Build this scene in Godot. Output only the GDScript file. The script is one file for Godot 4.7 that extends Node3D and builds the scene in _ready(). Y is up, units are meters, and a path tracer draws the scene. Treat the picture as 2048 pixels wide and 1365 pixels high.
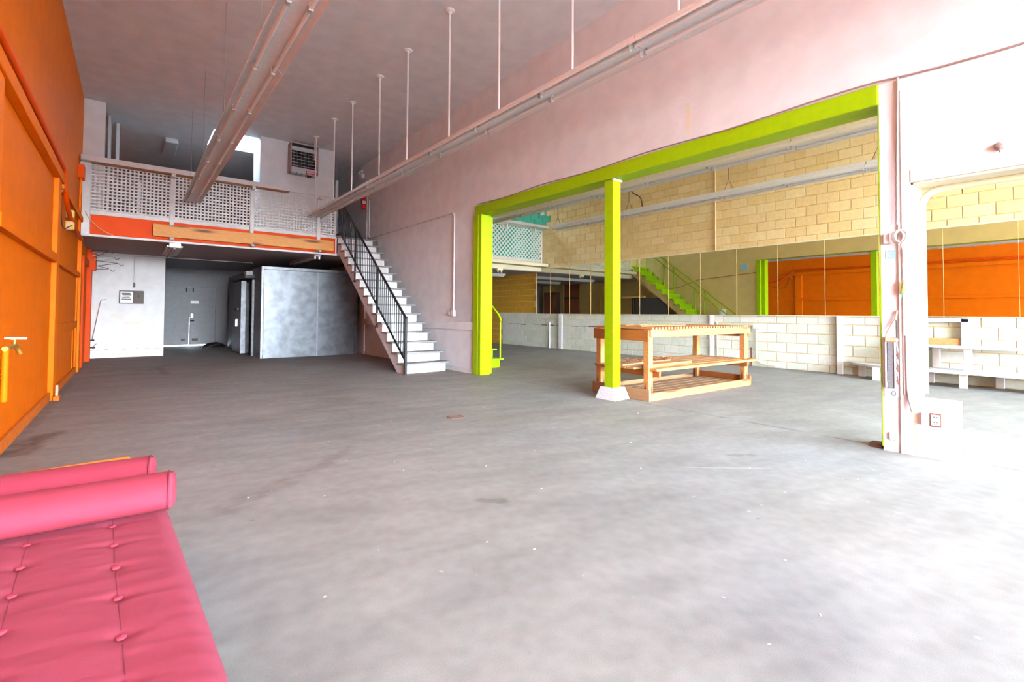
extends Node3D

# Metres, y up. The long axis of the two bays runs along -z, the storefront stands at z = +5.2,
# the orange wall at x = -0.83, the partition with the lime posts at x = 5.12 to 5.40, the block wall at x = 11.0.

const V := Vector3.ZERO
const XO := -0.83
const XP := 5.12
const XQ := 5.40
const XM := 11.0
const CEIL := 5.4
const ZF := 5.2
const ZB := -19.3
const ZMEZ := -12.1

var M := {}
var tex := {}
var meshes := {}
var F := Transform3D.IDENTITY      # frame in which the box and tube helpers read their coordinates
var used := {}
var rng := RandomNumberGenerator.new()


func _ready() -> void:
	rng.seed = 4711
	view_and_light()
	make_textures()
	make_materials()
	shell()
	orange_wall()
	partition()
	block_wall()
	mezzanine()
	far_mezzanine()
	back_of_shop()
	stairs_white()
	stairs_lime()
	strip_lights()
	workbench()
	daybed()
	wall_bench()
	pillar_fittings()
	small_fittings()
	outdoors()


func view_and_light() -> void:
	var cam := Camera3D.new()
	cam.name = "camera"
	cam.projection = Camera3D.PROJECTION_FRUSTUM
	cam.keep_aspect = Camera3D.KEEP_HEIGHT
	cam.near = 0.1
	cam.far = 200.0
	var f := 947.324
	cam.size = 1365.0 / f * cam.near
	cam.frustum_offset = Vector2(0.0, -(682.5 - 601.584) / f * cam.near)
	cam.rotation_order = EULER_ORDER_YXZ
	cam.rotation_degrees = Vector3(1.498, -38.726, 0.346)
	cam.position = Vector3(0, 1.17, 0)
	add_child(cam)
	cam.current = true
	var env := Environment.new()
	env.background_mode = Environment.BG_SKY
	var sm := ProceduralSkyMaterial.new()
	sm.sky_top_color = Color(0.77, 0.885, 1.0)
	sm.sky_horizon_color = Color(0.945, 0.98, 1.0)
	sm.ground_bottom_color = Color(0.62, 0.61, 0.6)
	sm.ground_horizon_color = Color(0.9, 0.9, 0.9)
	sm.sky_energy_multiplier = 9.0
	sm.ground_energy_multiplier = 2.0
	var sky := Sky.new()
	sky.sky_material = sm
	env.sky = sky
	env.tonemap_mode = Environment.TONE_MAPPER_LINEAR
	env.tonemap_exposure = 0.545
	env.sdfgi_enabled = true
	env.ssao_enabled = true
	env.ssil_enabled = true
	var sun := DirectionalLight3D.new()
	sun.name = "sun"
	sun.rotation_degrees = Vector3(-75, 172, 0)
	sun.light_energy = 14.0
	sun.light_color = Color(1.0, 0.97, 0.92)
	sun.light_angular_distance = 0.6
	sun.shadow_enabled = true
	add_child(sun)
	var we := WorldEnvironment.new()
	we.name = "world_environment"
	we.environment = env
	add_child(we)


# ---------------------------------------------------------------- textures and materials

func grey(size: int, freq: float, seed_: int, lo: float, hi: float, octaves := 4, type := FastNoiseLite.TYPE_SIMPLEX_SMOOTH) -> ImageTexture:
	var n := FastNoiseLite.new()
	n.seed = seed_
	n.noise_type = type
	n.frequency = freq
	n.fractal_octaves = octaves
	var im := n.get_seamless_image(size, size)
	im.convert(Image.FORMAT_L8)
	var d := im.get_data()
	for i in d.size():
		d[i] = int(clampf(lo + (hi - lo) * d[i] / 255.0, 0.0, 1.0) * 255.0)
	return ImageTexture.create_from_image(Image.create_from_data(size, size, false, Image.FORMAT_L8, d))


func make_textures() -> void:
	tex.mottle = grey(512, 0.012, 3, 0.95, 1.01, 5)
	tex.mottle2 = grey(512, 0.02, 9, 0.86, 1.06, 5)
	tex.grain = grey(512, 0.12, 5, 0.88, 1.06, 3)
	tex.bump = grey(512, 0.06, 17, 0.0, 1.0, 4)
	tex.weave = grey(512, 0.4, 23, 0.68, 1.16, 2)
	tex.metal = grey(512, 0.01, 31, 0.82, 1.06, 4)
	# wood: grain lines along u, with knots
	var n := FastNoiseLite.new()
	n.seed = 77
	n.frequency = 0.01
	n.fractal_octaves = 4
	var w := 512
	var im := Image.create_empty(w, w, false, Image.FORMAT_RGB8)
	var knots := []
	for k in 5:
		knots.append(Vector2(rng.randf() * w, rng.randf() * w))
	for y in w:
		for x in w:
			var yy := float(y)
			var kd := 0.0
			for q: Vector2 in knots:
				var dx := absf(x - q.x)
				var dy := absf(y - q.y)
				var r2 := (dx * dx * 0.35 + dy * dy) / 500.0
				if r2 < 6.0:
					kd = maxf(kd, exp(-r2))
					yy += signf(y - q.y) * 16.0 * exp(-r2 * 0.5)
			var v := n.get_noise_2d(x * 0.35, yy * 5.0) * 0.5 + 0.5
			var rings := 0.5 + 0.5 * sin(yy * 0.32 + n.get_noise_2d(x * 0.6, yy * 0.8) * 14.0)
			var t := clampf(0.45 * v + 0.4 * rings, 0.0, 1.0)
			var c := Color(0.98, 0.94, 0.86).lerp(Color(0.78, 0.62, 0.42), t * 0.7)
			c = c.lerp(Color(0.36, 0.2, 0.1), clampf(kd * 1.1, 0.0, 0.85))
			im.set_pixel(x, y, c)
	tex.wood = ImageTexture.create_from_image(im)
	tex.floor = ImageTexture.create_from_image(floor_image())


func fn(seed_: int, freq: float, oct := 4) -> FastNoiseLite:
	var n := FastNoiseLite.new()
	n.seed = seed_
	n.frequency = freq
	n.fractal_octaves = oct
	return n


func seg_d(p: Vector2, a: Vector2, b: Vector2) -> float:
	var t := clampf((p - a).dot(b - a) / (b - a).length_squared(), 0.0, 1.0)
	return p.distance_to(a + (b - a) * t)


# Old concrete: cloudy patches, trowel streaks, scuffs, oil stains and scratches where the photograph shows them.
func floor_image() -> Image:
	var w := 1024
	var h := 1800
	var big := fn(1, 0.35, 4)
	var mid := fn(2, 1.3, 4)
	var streak := fn(3, 1.0, 4)
	var tint := fn(4, 0.28, 3)
	var fine := fn(6, 9.0, 2)
	# dark scuffs and stains: [a, b, width, strength]
	var marks := [
		[Vector2(0.45, -3.25), Vector2(1.15, -3.75), 0.10, 0.22],
		[Vector2(1.1, -3.7), Vector2(1.5, -4.1), 0.06, 0.16],
		[Vector2(0.9, -5.6), Vector2(2.2, -6.4), 0.22, 0.10],
		[Vector2(2.2, -6.4), Vector2(2.5, -5.6), 0.2, 0.09],
		[Vector2(-0.5, -11.2), Vector2(0.5, -11.1), 0.09, 0.3],
		[Vector2(0.45, -12.2), Vector2(0.5, -10.8), 0.07, 0.34],
		[Vector2(-0.5, -11.9), Vector2(0.45, -11.9), 0.07, 0.25],
		[Vector2(0.45, -12.3), Vector2(0.8, -12.6), 0.04, 0.4],
		[Vector2(-0.72, -5.6), Vector2(-0.62, -6.2), 0.12, 0.7],
		[Vector2(-0.76, -6.4), Vector2(-0.74, -10.5), 0.05, 0.25],
		[Vector2(1.72, -2.45), Vector2(1.82, -2.35), 0.035, 0.3],
		[Vector2(3.9, -1.95), Vector2(4.05, -1.85), 0.04, 0.28],
		[Vector2(6.2, -4.6), Vector2(7.6, -4.2), 0.3, 0.07],
	]
	var lines := [
		[Vector2(3.29, -2.04), Vector2(3.98, -1.46), 0.004, 0.14],
		[Vector2(3.35, -1.98), Vector2(3.75, -1.65), 0.004, 0.12],
		[Vector2(5.24, -7.4), Vector2(5.27, 2.0), 0.012, -0.35],
		[Vector2(1.4, -7.2), Vector2(3.6, -7.5), 0.02, 0.08],
	]
	var specks := []
	for k in 170:
		specks.append([Vector2(rng.randf_range(0.2, 6.0), rng.randf_range(-6.0, 0.5)), rng.randf_range(0.006, 0.013), rng.randf_range(-0.35, 0.4)])
	var im := Image.create_empty(w, h, false, Image.FORMAT_RGB8)
	for py in h:
		var z := -19.6 + 22.2 * (py + 0.5) / h
		for px in w:
			var x := -1.1 + 12.5 * (px + 0.5) / w
			var s := streak.get_noise_2d(x * 0.9 + z * 0.35, z * 3.2 - x * 0.8)
			var v := 0.54 + 0.045 * big.get_noise_2d(x, z) + 0.03 * mid.get_noise_2d(x, z) + 0.05 * s + 0.03 * fine.get_noise_2d(x, z)
			var t := tint.get_noise_2d(x, z)
			var c := Color(v * (1.035 + 0.02 * t), v, v * (0.945 + 0.045 * maxf(-t, 0.0)))
			im.set_pixel(px, py, c)
	for m in marks:
		var a: Vector2 = m[0]
		var b: Vector2 = m[1]
		var r: float = m[2] * 1.6
		var strength: float = m[3]
		stroke(im, w, h, a, b, r, func(p: Vector2, q: Color) -> Color:
			var d := seg_d(p, a, b) / (r / 1.6) + 0.9 * mid.get_noise_2d(p.x * 3.0, p.y * 3.0)
			var k := clampf(1.3 - d, 0.0, 1.0) * (0.55 + 0.45 * clampf(0.5 + 2.0 * fine.get_noise_2d(p.x * 0.8, p.y * 2.0), 0.0, 1.0))
			return q.lerp(Color(0.25, 0.2, 0.17), k * strength))
	for m in lines:
		var a: Vector2 = m[0]
		var b: Vector2 = m[1]
		var r: float = m[2]
		var strength: float = m[3]
		stroke(im, w, h, a, b, r + 0.012, func(p: Vector2, q: Color) -> Color:
			if seg_d(p, a, b) > r + 0.006:
				return q
			return q.lerp(Color(0.95, 0.95, 0.94) if strength > 0 else Color(0.2, 0.19, 0.18), absf(strength) * clampf(0.7 + 1.5 * mid.get_noise_2d(p.x * 2.0, p.y * 2.0), 0.1, 1.0)))
	for m in specks:
		var c: Vector2 = m[0]
		var r: float = m[1]
		var strength: float = m[2]
		stroke(im, w, h, c, c + Vector2(0.001, 0), r, func(p: Vector2, q: Color) -> Color:
			if p.distance_to(c) > r:
				return q
			return q.lerp(Color(0.97, 0.97, 0.96) if strength > 0 else Color(0.25, 0.18, 0.14), absf(strength)))
	return im


func stroke(im: Image, w: int, h: int, a: Vector2, b: Vector2, r: float, ink: Callable) -> void:
	var lo := Vector2(minf(a.x, b.x) - r, minf(a.y, b.y) - r)
	var hi := Vector2(maxf(a.x, b.x) + r, maxf(a.y, b.y) + r)
	for py in range(maxi(0, int((lo.y + 19.6) / 22.2 * h)), mini(h - 1, int((hi.y + 19.6) / 22.2 * h) + 1)):
		for px in range(maxi(0, int((lo.x + 1.1) / 12.5 * w)), mini(w - 1, int((hi.x + 1.1) / 12.5 * w) + 1)):
			var p := Vector2(-1.1 + 12.5 * (px + 0.5) / w, -19.6 + 22.2 * (py + 0.5) / h)
			im.set_pixel(px, py, ink.call(p, im.get_pixel(px, py)))


func mat(called: String, c: Color, rough := 0.7, texture := "", scale := Vector3.ONE, bump := 0.0, world := true, metal := 0.0) -> StandardMaterial3D:
	var m := StandardMaterial3D.new()
	m.resource_name = called
	m.albedo_color = c
	m.roughness = rough
	m.metallic = metal
	if texture:
		m.albedo_texture = tex[texture]
	if bump > 0.0:
		m.heightmap_enabled = true
		m.heightmap_texture = tex.bump
		m.heightmap_scale = bump
	if texture or bump > 0.0:
		m.uv1_triplanar = true
		m.uv1_world_triplanar = world
		m.uv1_scale = scale
	M[called] = m
	return m


func c8(r: int, g: int, b: int) -> Color:
	return Color(r / 255.0, g / 255.0, b / 255.0)


func make_materials() -> void:
	var s1 := Vector3(0.35, 0.35, 0.35)
	mat("white_wall", c8(243, 242, 243), 0.6, "mottle", s1, 0.15)
	mat("stub_paint", c8(236, 232, 230), 0.8, "mottle", Vector3(0.5, 0.5, 0.5))
	mat("darkened_floor", c8(96, 92, 90), 0.8, "mottle2", Vector3(0.6, 0.6, 0.6))  # unseen upper floor, coloured dark to cut bounce light behind the lattice
	mat("ceiling_paint", c8(240, 237, 236), 0.85, "mottle", s1, 0.1)
	mat("yellow_wall", c8(232, 198, 126), 0.6, "mottle", s1, 0.1)
	mat("soffit_grey", c8(176, 170, 172), 0.8, "mottle", s1)
	mat("orange", c8(226, 103, 0), 0.55, "mottle", Vector3(0.4, 0.4, 0.4), 0.04)
	mat("orange_bright", c8(234, 109, 0), 0.5, "mottle", s1)
	mat("orange_red", c8(222, 70, 2), 0.45, "mottle", s1)
	mat("orange_scuffed", c8(206, 104, 36), 0.6, "mottle2", Vector3(1.2, 1.2, 1.2), 0.2)
	mat("lime", c8(152, 180, 8), 0.35, "mottle", Vector3(1.5, 1.5, 1.5), 0.1)
	mat("lime_green", c8(140, 200, 24), 0.4, "mottle", Vector3(1.5, 1.5, 1.5))
	mat("teal", c8(58, 156, 132), 0.6, "mottle", s1)
	mat("white_paint", c8(236, 233, 230), 0.45, "mottle", Vector3(1.0, 1.0, 1.0))
	mat("white_gloss", c8(240, 238, 236), 0.3)
	mat("cream_paint", c8(238, 226, 190), 0.5)
	mat("grey_tread", c8(150, 146, 143), 0.6, "mottle2", Vector3(2, 2, 2))
	mat("black_iron", c8(9, 9, 10), 0.5)
	mat("black", c8(14, 13, 13), 0.7)
	mat("dark_brown", c8(72, 44, 32), 0.5)
	mat("dark_grey", c8(70, 68, 68), 0.6)
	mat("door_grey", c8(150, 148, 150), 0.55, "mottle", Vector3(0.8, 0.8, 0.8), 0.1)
	mat("door_brown", c8(140, 74, 34), 0.5, "mottle", s1)
	mat("light_grey", c8(196, 196, 196), 0.5)
	mat("steel", c8(118, 120, 124), 0.42, "metal", Vector3(0.6, 0.6, 0.6), 0.0, true, 0.85)
	mat("steel_edge", c8(140, 141, 144), 0.45, "metal", Vector3(1.2, 1.2, 1.2), 0.0, true, 0.7)
	mat("zinc", c8(190, 190, 188), 0.35, "", Vector3.ONE, 0.0, true, 0.9)
	mat("tube_glass", c8(238, 236, 234), 0.15)
	mat("lamp_white", c8(240, 238, 237), 0.35, "mottle", Vector3(2, 2, 2))
	mat("heater_brown", c8(150, 118, 108), 0.5)
	mat("red_paint", c8(190, 20, 26), 0.3)
	mat("yellow_tag", c8(230, 190, 40), 0.5)
	mat("tag_blue", c8(168, 214, 226), 0.7)
	mat("kraft", c8(216, 150, 92), 0.8, "mottle2", Vector3(2, 2, 2))
	mat("brass", c8(200, 150, 60), 0.35, "", Vector3.ONE, 0.0, true, 0.8)
	mat("outlet_wood", c8(214, 176, 110), 0.6)
	mat("concrete_white", c8(222, 220, 218), 0.8, "mottle2", Vector3(3, 3, 3), 0.3)
	mat("dark_panel", c8(128, 126, 130), 0.8, "mottle2", Vector3(4, 4, 4))
	mat("drain_grey", c8(128, 112, 102), 0.8, "mottle2", Vector3(8, 8, 8))
	mat("drip_paint", c8(240, 232, 214), 0.6)
	mat("stain_tan", c8(232, 220, 204), 0.8)
	mat("rust", c8(130, 78, 52), 0.9, "mottle2", Vector3(6, 6, 6))
	mat("green_wire", c8(60, 150, 90), 0.5)
	mat("plaster_edge", c8(226, 170, 134), 0.9, "mottle2", Vector3(6, 6, 6))
	for k in 3:
		mat("block_white_%d" % k, [c8(226, 225, 208), c8(218, 220, 202), c8(230, 226, 214)][k], 0.75, "mottle", Vector3(1.3, 1.3, 1.3), 0.25)
		mat("block_yellow_%d" % k, [c8(241, 209, 150), c8(236, 202, 140), c8(243, 214, 158)][k], 0.7, "mottle", Vector3(1.3, 1.3, 1.3), 0.25)
		mat("block_teal_%d" % k, [c8(62, 160, 134), c8(58, 154, 128), c8(68, 166, 140)][k], 0.7, "mottle", Vector3(1.3, 1.3, 1.3), 0.25)
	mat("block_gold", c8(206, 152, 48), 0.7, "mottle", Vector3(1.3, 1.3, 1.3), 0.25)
	var vc := mat("block_far", Color.WHITE, 0.75, "mottle", Vector3(1.3, 1.3, 1.3), 0.25)
	vc.vertex_color_use_as_albedo = true
	# wood for pieces that run along x, y or z of their own axes
	for a in 3:
		var sc := [Vector3(0.5, 2.2, 2.2), Vector3(2.2, 0.5, 2.2), Vector3(2.2, 2.2, 0.5)][a] as Vector3
		mat("wood_%d" % a, c8(208, 152, 100), 0.65, "wood", sc, 0.0, false)
		mat("wood_dark_%d" % a, c8(170, 104, 54), 0.65, "wood", sc, 0.0, false)
		mat("wood_worn_%d" % a, c8(178, 146, 120), 0.85, "wood", sc, 0.0, false)
	mat("pine", c8(228, 166, 88), 0.55, "wood", Vector3(0.45, 1.6, 1.6), 0.0, false)
	mat("underside", c8(176, 130, 92), 0.7, "wood", Vector3(0.6, 2, 2), 0.0, false)
	var fabric := mat("fabric", c8(158, 66, 82), 0.95, "weave", Vector3(5, 5, 5))
	fabric.rim_enabled = true
	fabric.rim = 0.1
	fabric.rim_tint = 0.6
	fabric.heightmap_enabled = true
	fabric.heightmap_texture = tex.weave
	fabric.heightmap_scale = 0.12
	var fabric2 := mat("fabric_bolster", c8(168, 60, 76), 0.95, "weave", Vector3(5, 5, 5))
	fabric2.rim_enabled = true
	fabric2.rim = 0.1
	fabric2.rim_tint = 0.6
	for k in ["orange", "orange_bright", "orange_red", "orange_scuffed", "lime", "lime_green", "teal", "fabric", "fabric_bolster", "red_paint", "block_gold"]:
		M[k].metallic_specular = 0.22
	mat("piping", c8(118, 36, 54), 0.9)
	mat("frame_wood", c8(196, 124, 48), 0.5, "wood", Vector3(0.6, 2, 2), 0.0, false)
	var mir := mat("mirror", c8(236, 238, 234), 0.0, "", Vector3.ONE, 0.0, true, 1.0)
	mir.roughness = 0.0
	var fl := StandardMaterial3D.new()
	fl.resource_name = "floor_concrete"
	fl.albedo_texture = tex.floor
	fl.roughness = 0.6
	fl.detail_enabled = true
	fl.detail_blend_mode = BaseMaterial3D.BLEND_MODE_MUL
	fl.detail_albedo = tex.grain
	fl.detail_uv_layer = BaseMaterial3D.DETAIL_UV_2
	M["floor"] = fl
	var gl := StandardMaterial3D.new()
	gl.resource_name = "window_glass"
	gl.transparency = BaseMaterial3D.TRANSPARENCY_ALPHA
	gl.albedo_color = Color(0.9, 0.95, 0.95, 0.06)
	gl.roughness = 0.0
	M["glass"] = gl
	var sg := StandardMaterial3D.new()
	sg.resource_name = "skylight_glass"
	sg.transparency = BaseMaterial3D.TRANSPARENCY_ALPHA
	sg.albedo_color = Color(0.8, 0.85, 0.85, 0.35)
	sg.roughness = 0.2
	M["skylight_glass"] = sg
	mat("pavement", c8(190, 188, 184), 0.9, "mottle2", Vector3(0.2, 0.2, 0.2))


# ---------------------------------------------------------------- geometry helpers

func tri(st: SurfaceTool, a: Vector3, b: Vector3, c: Vector3, n: Vector3) -> void:
	if (b - a).cross(c - a).dot(n) > 0.0:
		var t := b
		b = c
		c = t
	for p: Vector3 in [a, b, c]:
		st.set_normal(n)
		st.add_vertex(p)


func quad(st: SurfaceTool, a: Vector3, b: Vector3, c: Vector3, d: Vector3, n := Vector3.ZERO, out_of := Vector3.ZERO) -> void:
	if n == Vector3.ZERO:
		n = (b - a).cross(c - a).normalized()
		if n.dot((a + b + c + d) / 4.0 - out_of) < 0.0:
			n = -n
	tri(st, a, b, c, n)
	tri(st, a, c, d, n)


func start() -> SurfaceTool:
	var st := SurfaceTool.new()
	st.begin(Mesh.PRIMITIVE_TRIANGLES)
	return st


func add_box(st: SurfaceTool, lo: Vector3, hi: Vector3) -> void:
	var m := (lo + hi) / 2.0
	var h := (hi - lo) / 2.0
	for a in 3:
		for s: float in [-1.0, 1.0]:
			var n := Vector3.ZERO
			n[a] = s
			var u := Vector3.ZERO
			var v := Vector3.ZERO
			u[(a + 1) % 3] = h[(a + 1) % 3]
			v[(a + 2) % 3] = h[(a + 2) % 3]
			var c := m + n * h[a]
			quad(st, c - u - v, c + u - v, c + u + v, c - u + v, n)


# A box with chamfered edges, centred on the origin.
func cbox(size: Vector3, b: float) -> ArrayMesh:
	var key := "%.4f %.4f %.4f %.4f" % [size.x, size.y, size.z, b]
	if meshes.has(key):
		return meshes[key]
	var st := start()
	var h := size / 2.0
	b = minf(b, minf(h.x, minf(h.y, h.z)) * 0.6)
	if b <= 0.0:
		add_box(st, -h, h)
	else:
		var at := func(sx: float, sy: float, sz: float, a: int) -> Vector3:
			var p := Vector3(sx * (h.x - b), sy * (h.y - b), sz * (h.z - b))
			p[a] = [sx, sy, sz][a] * h[a]
			return p
		for a in 3:
			for s: float in [-1.0, 1.0]:
				var q := []
				for uv in [[-1.0, -1.0], [1.0, -1.0], [1.0, 1.0], [-1.0, 1.0]]:
					var g := [0.0, 0.0, 0.0]
					g[a] = s
					g[(a + 1) % 3] = uv[0]
					g[(a + 2) % 3] = uv[1]
					q.append(at.call(g[0], g[1], g[2], a))
				quad(st, q[0], q[1], q[2], q[3])
		for a in 3:
			var u := (a + 1) % 3
			var v := (a + 2) % 3
			for su: float in [-1.0, 1.0]:
				for sv: float in [-1.0, 1.0]:
					var g := [0.0, 0.0, 0.0]
					g[u] = su
					g[v] = sv
					var q := []
					for e in [[-1.0, u], [1.0, u], [1.0, v], [-1.0, v]]:
						g[a] = e[0]
						q.append(at.call(g[0], g[1], g[2], e[1]))
					quad(st, q[0], q[1], q[2], q[3])
		for sx: float in [-1.0, 1.0]:
			for sy: float in [-1.0, 1.0]:
				for sz: float in [-1.0, 1.0]:
					tri(st, at.call(sx, sy, sz, 0), at.call(sx, sy, sz, 1), at.call(sx, sy, sz, 2), Vector3(sx, sy, sz).normalized())
	var m := st.commit()
	meshes[key] = m
	return m


# A tube along a line of points.
func add_tube(st: SurfaceTool, pts: Array, r: float, sides := 8, caps := true, closed := false) -> void:
	var n := pts.size()
	var rings := []
	var up := Vector3.UP
	var dirs := []
	for i in n:
		var d: Vector3
		if closed:
			d = (pts[(i + 1) % n] - pts[(i + n - 1) % n]).normalized()
		else:
			d = (pts[mini(i + 1, n - 1)] - pts[maxi(i - 1, 0)]).normalized()
		dirs.append(d)
	if absf(dirs[0].dot(up)) > 0.9:
		up = Vector3.RIGHT
	var u: Vector3 = dirs[0].cross(up).normalized()
	for i in n:
		var d: Vector3 = dirs[i]
		u = (u - d * u.dot(d)).normalized()
		var v: Vector3 = d.cross(u)
		var ring := []
		for k in sides:
			var a := TAU * k / sides
			ring.append(u * cos(a) + v * sin(a))
		rings.append(ring)
	var last := n if closed else n - 1
	for i in last:
		var j := (i + 1) % n
		for k in sides:
			var l := (k + 1) % sides
			var q := [pts[i] + rings[i][k] * r, pts[i] + rings[i][l] * r, pts[j] + rings[j][l] * r, pts[j] + rings[j][k] * r]
			var nn := [rings[i][k], rings[i][l], rings[j][l], rings[j][k]]
			var order := [0, 1, 2, 0, 2, 3]
			if (q[1] - q[0]).cross(q[2] - q[0]).dot(nn[0]) > 0.0:
				order = [0, 2, 1, 0, 3, 2]
			for o: int in order:
				st.set_normal(nn[o])
				st.add_vertex(q[o])
	if caps and not closed:
		for e in [0, n - 1]:
			var nn: Vector3 = -dirs[0] if e == 0 else dirs[n - 1]
			for k in range(1, sides - 1):
				tri(st, pts[e] + rings[e][0] * r, pts[e] + rings[e][k] * r, pts[e] + rings[e][k + 1] * r, nn)


# A lathed shape: profile of (radius, height) turned round y.
func add_lathe(st: SurfaceTool, profile: Array, sides := 20, at := Transform3D.IDENTITY) -> void:
	for i in profile.size() - 1:
		var a: Vector2 = profile[i]
		var b: Vector2 = profile[i + 1]
		var t := (b - a)
		var nn := Vector2(t.y, -t.x).normalized()
		for k in sides:
			var p := TAU * k / sides
			var q := TAU * (k + 1) / sides
			var e := func(c: Vector2, g: float) -> Vector3: return at * Vector3(c.x * cos(g), c.y, c.x * sin(g))
			var nrm := func(g: float) -> Vector3: return (at.basis * Vector3(nn.x * cos(g), nn.y, nn.x * sin(g))).normalized()
			var v := [e.call(a, p), e.call(a, q), e.call(b, q), e.call(b, p)]
			var vn := [nrm.call(p), nrm.call(q), nrm.call(q), nrm.call(p)]
			for o: Array in [[0, 1, 2], [0, 2, 3]]:
				if (v[o[1]] - v[o[0]]).cross(v[o[2]] - v[o[0]]).dot(vn[o[0]]) > 0.0:
					o = [o[0], o[2], o[1]]
				for w: int in o:
					st.set_normal(vn[w])
					st.add_vertex(v[w])


# An outline in a plane given thickness: pts are Vector2 (u, v) in the basis b (u, v, w), from w = 0 to depth.
func add_prism(st: SurfaceTool, pts: Array, b: Basis, origin: Vector3, depth: float) -> void:
	var idx := Geometry2D.triangulate_polygon(PackedVector2Array(pts))
	var p3 := func(p: Vector2, w: float) -> Vector3: return origin + b.x * p.x + b.y * p.y + b.z * w
	for i in range(0, idx.size(), 3):
		tri(st, p3.call(pts[idx[i]], 0.0), p3.call(pts[idx[i + 1]], 0.0), p3.call(pts[idx[i + 2]], 0.0), -b.z)
		tri(st, p3.call(pts[idx[i]], depth), p3.call(pts[idx[i + 1]], depth), p3.call(pts[idx[i + 2]], depth), b.z)
	var area := 0.0
	for i in pts.size():
		area += pts[i].cross(pts[(i + 1) % pts.size()])
	for i in pts.size():
		var p: Vector2 = pts[i]
		var q: Vector2 = pts[(i + 1) % pts.size()]
		var e := (q - p).normalized()
		var n2 := Vector2(e.y, -e.x) * signf(area)
		quad(st, p3.call(p, 0.0), p3.call(q, 0.0), p3.call(q, depth), p3.call(p, depth), b.x * n2.x + b.y * n2.y)


# ---------------------------------------------------------------- node helpers

func numbered(parent: Node, called: String) -> String:
	var key := "%d/%s" % [parent.get_instance_id(), called]
	var k: int = used.get(key, 0)
	used[key] = k + 1
	return called if k == 0 else "%s_%03d" % [called, k]


func put(called: String, mesh: Mesh, material: Material, parent: Node3D = null, at := Transform3D.IDENTITY) -> MeshInstance3D:
	var o := MeshInstance3D.new()
	var p: Node3D = parent if parent else self as Node3D
	o.name = numbered(p, called)
	o.mesh = mesh
	o.material_override = material
	p.add_child(o)
	var w := F * at
	o.transform = (p.global_transform.affine_inverse() * w) if parent else w
	return o


func build(called: String, st: SurfaceTool, material: Material, parent: Node3D = null, at := Transform3D.IDENTITY) -> MeshInstance3D:
	return put(called, st.commit(), material, parent, at)


func box(called: String, lo: Vector3, hi: Vector3, material: Material, parent: Node3D = null, bevel := 0.004) -> MeshInstance3D:
	var a := lo.min(hi)
	var b := lo.max(hi)
	return put(called, cbox(b - a, bevel), material, parent, Transform3D(Basis.IDENTITY, (a + b) / 2.0))


# A bar with a square section between two points.
func bar(called: String, a: Vector3, b: Vector3, w: float, d: float, material: Material, parent: Node3D = null, bevel := 0.002) -> MeshInstance3D:
	var y := (b - a).normalized()
	var x := Vector3.RIGHT if absf(y.dot(Vector3.RIGHT)) < 0.9 else Vector3.BACK
	x = (x - y * x.dot(y)).normalized()
	return put(called, cbox(Vector3(w, a.distance_to(b), d), bevel), material, parent, Transform3D(Basis(x, y, x.cross(y)), (a + b) / 2.0))


# A tube between points, its node in the middle of them.
func pipe(called: String, pts: Array, r: float, material: Material, parent: Node3D = null, sides := 8, closed := false) -> MeshInstance3D:
	var mid := Vector3.ZERO
	for p: Vector3 in pts:
		mid += p
	mid /= pts.size()
	var st := start()
	add_tube(st, pts.map(func(p: Vector3) -> Vector3: return p - mid), r, sides, true, closed)
	return build(called, st, material, parent, Transform3D(Basis.IDENTITY, mid))


func bend(pts: Array, r: float, steps := 5) -> Array:
	var out := [pts[0]]
	for i in range(1, pts.size() - 1):
		var p: Vector3 = pts[i]
		var a: Vector3 = (pts[i - 1] - p).normalized()
		var b: Vector3 = (pts[i + 1] - p).normalized()
		for k in steps + 1:
			var t := float(k) / steps
			var u := p + a * r * (1.0 - t) * (1.0 - t) + b * r * t * t
			out.append(u)
	out.append(pts[-1])
	return out


func thing(called: String, label: String, category: String, at := Vector3.ZERO, turn := 0.0, group := "") -> Node3D:
	var o := Node3D.new()
	o.name = numbered(self, called)
	add_child(o)
	o.position = at
	o.rotation.y = turn
	tag(o, label, category, group)
	return o


func tag(o: Node3D, label: String, category: String, group := "") -> Node3D:
	o.set_meta("label", label)
	o.set_meta("category", category)
	if group:
		o.set_meta("group", group)
	return o


func structure(o: Node3D, label := "", category := "") -> Node3D:
	o.set_meta("kind", "structure")
	if label:
		o.set_meta("label", label)
	if category:
		o.set_meta("category", category)
	return o


# Several boxes of one piece of the setting.
func slabs(called: String, list: Array, material: Material, label: String, category: String, parent: Node3D = null) -> MeshInstance3D:
	var st := start()
	for b in list:
		add_box(st, b[0], b[1])
	var o := build(called, st, material, parent)
	if parent == null:
		structure(o, label, category)
	return o


# ---------------------------------------------------------------- the shell

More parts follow.
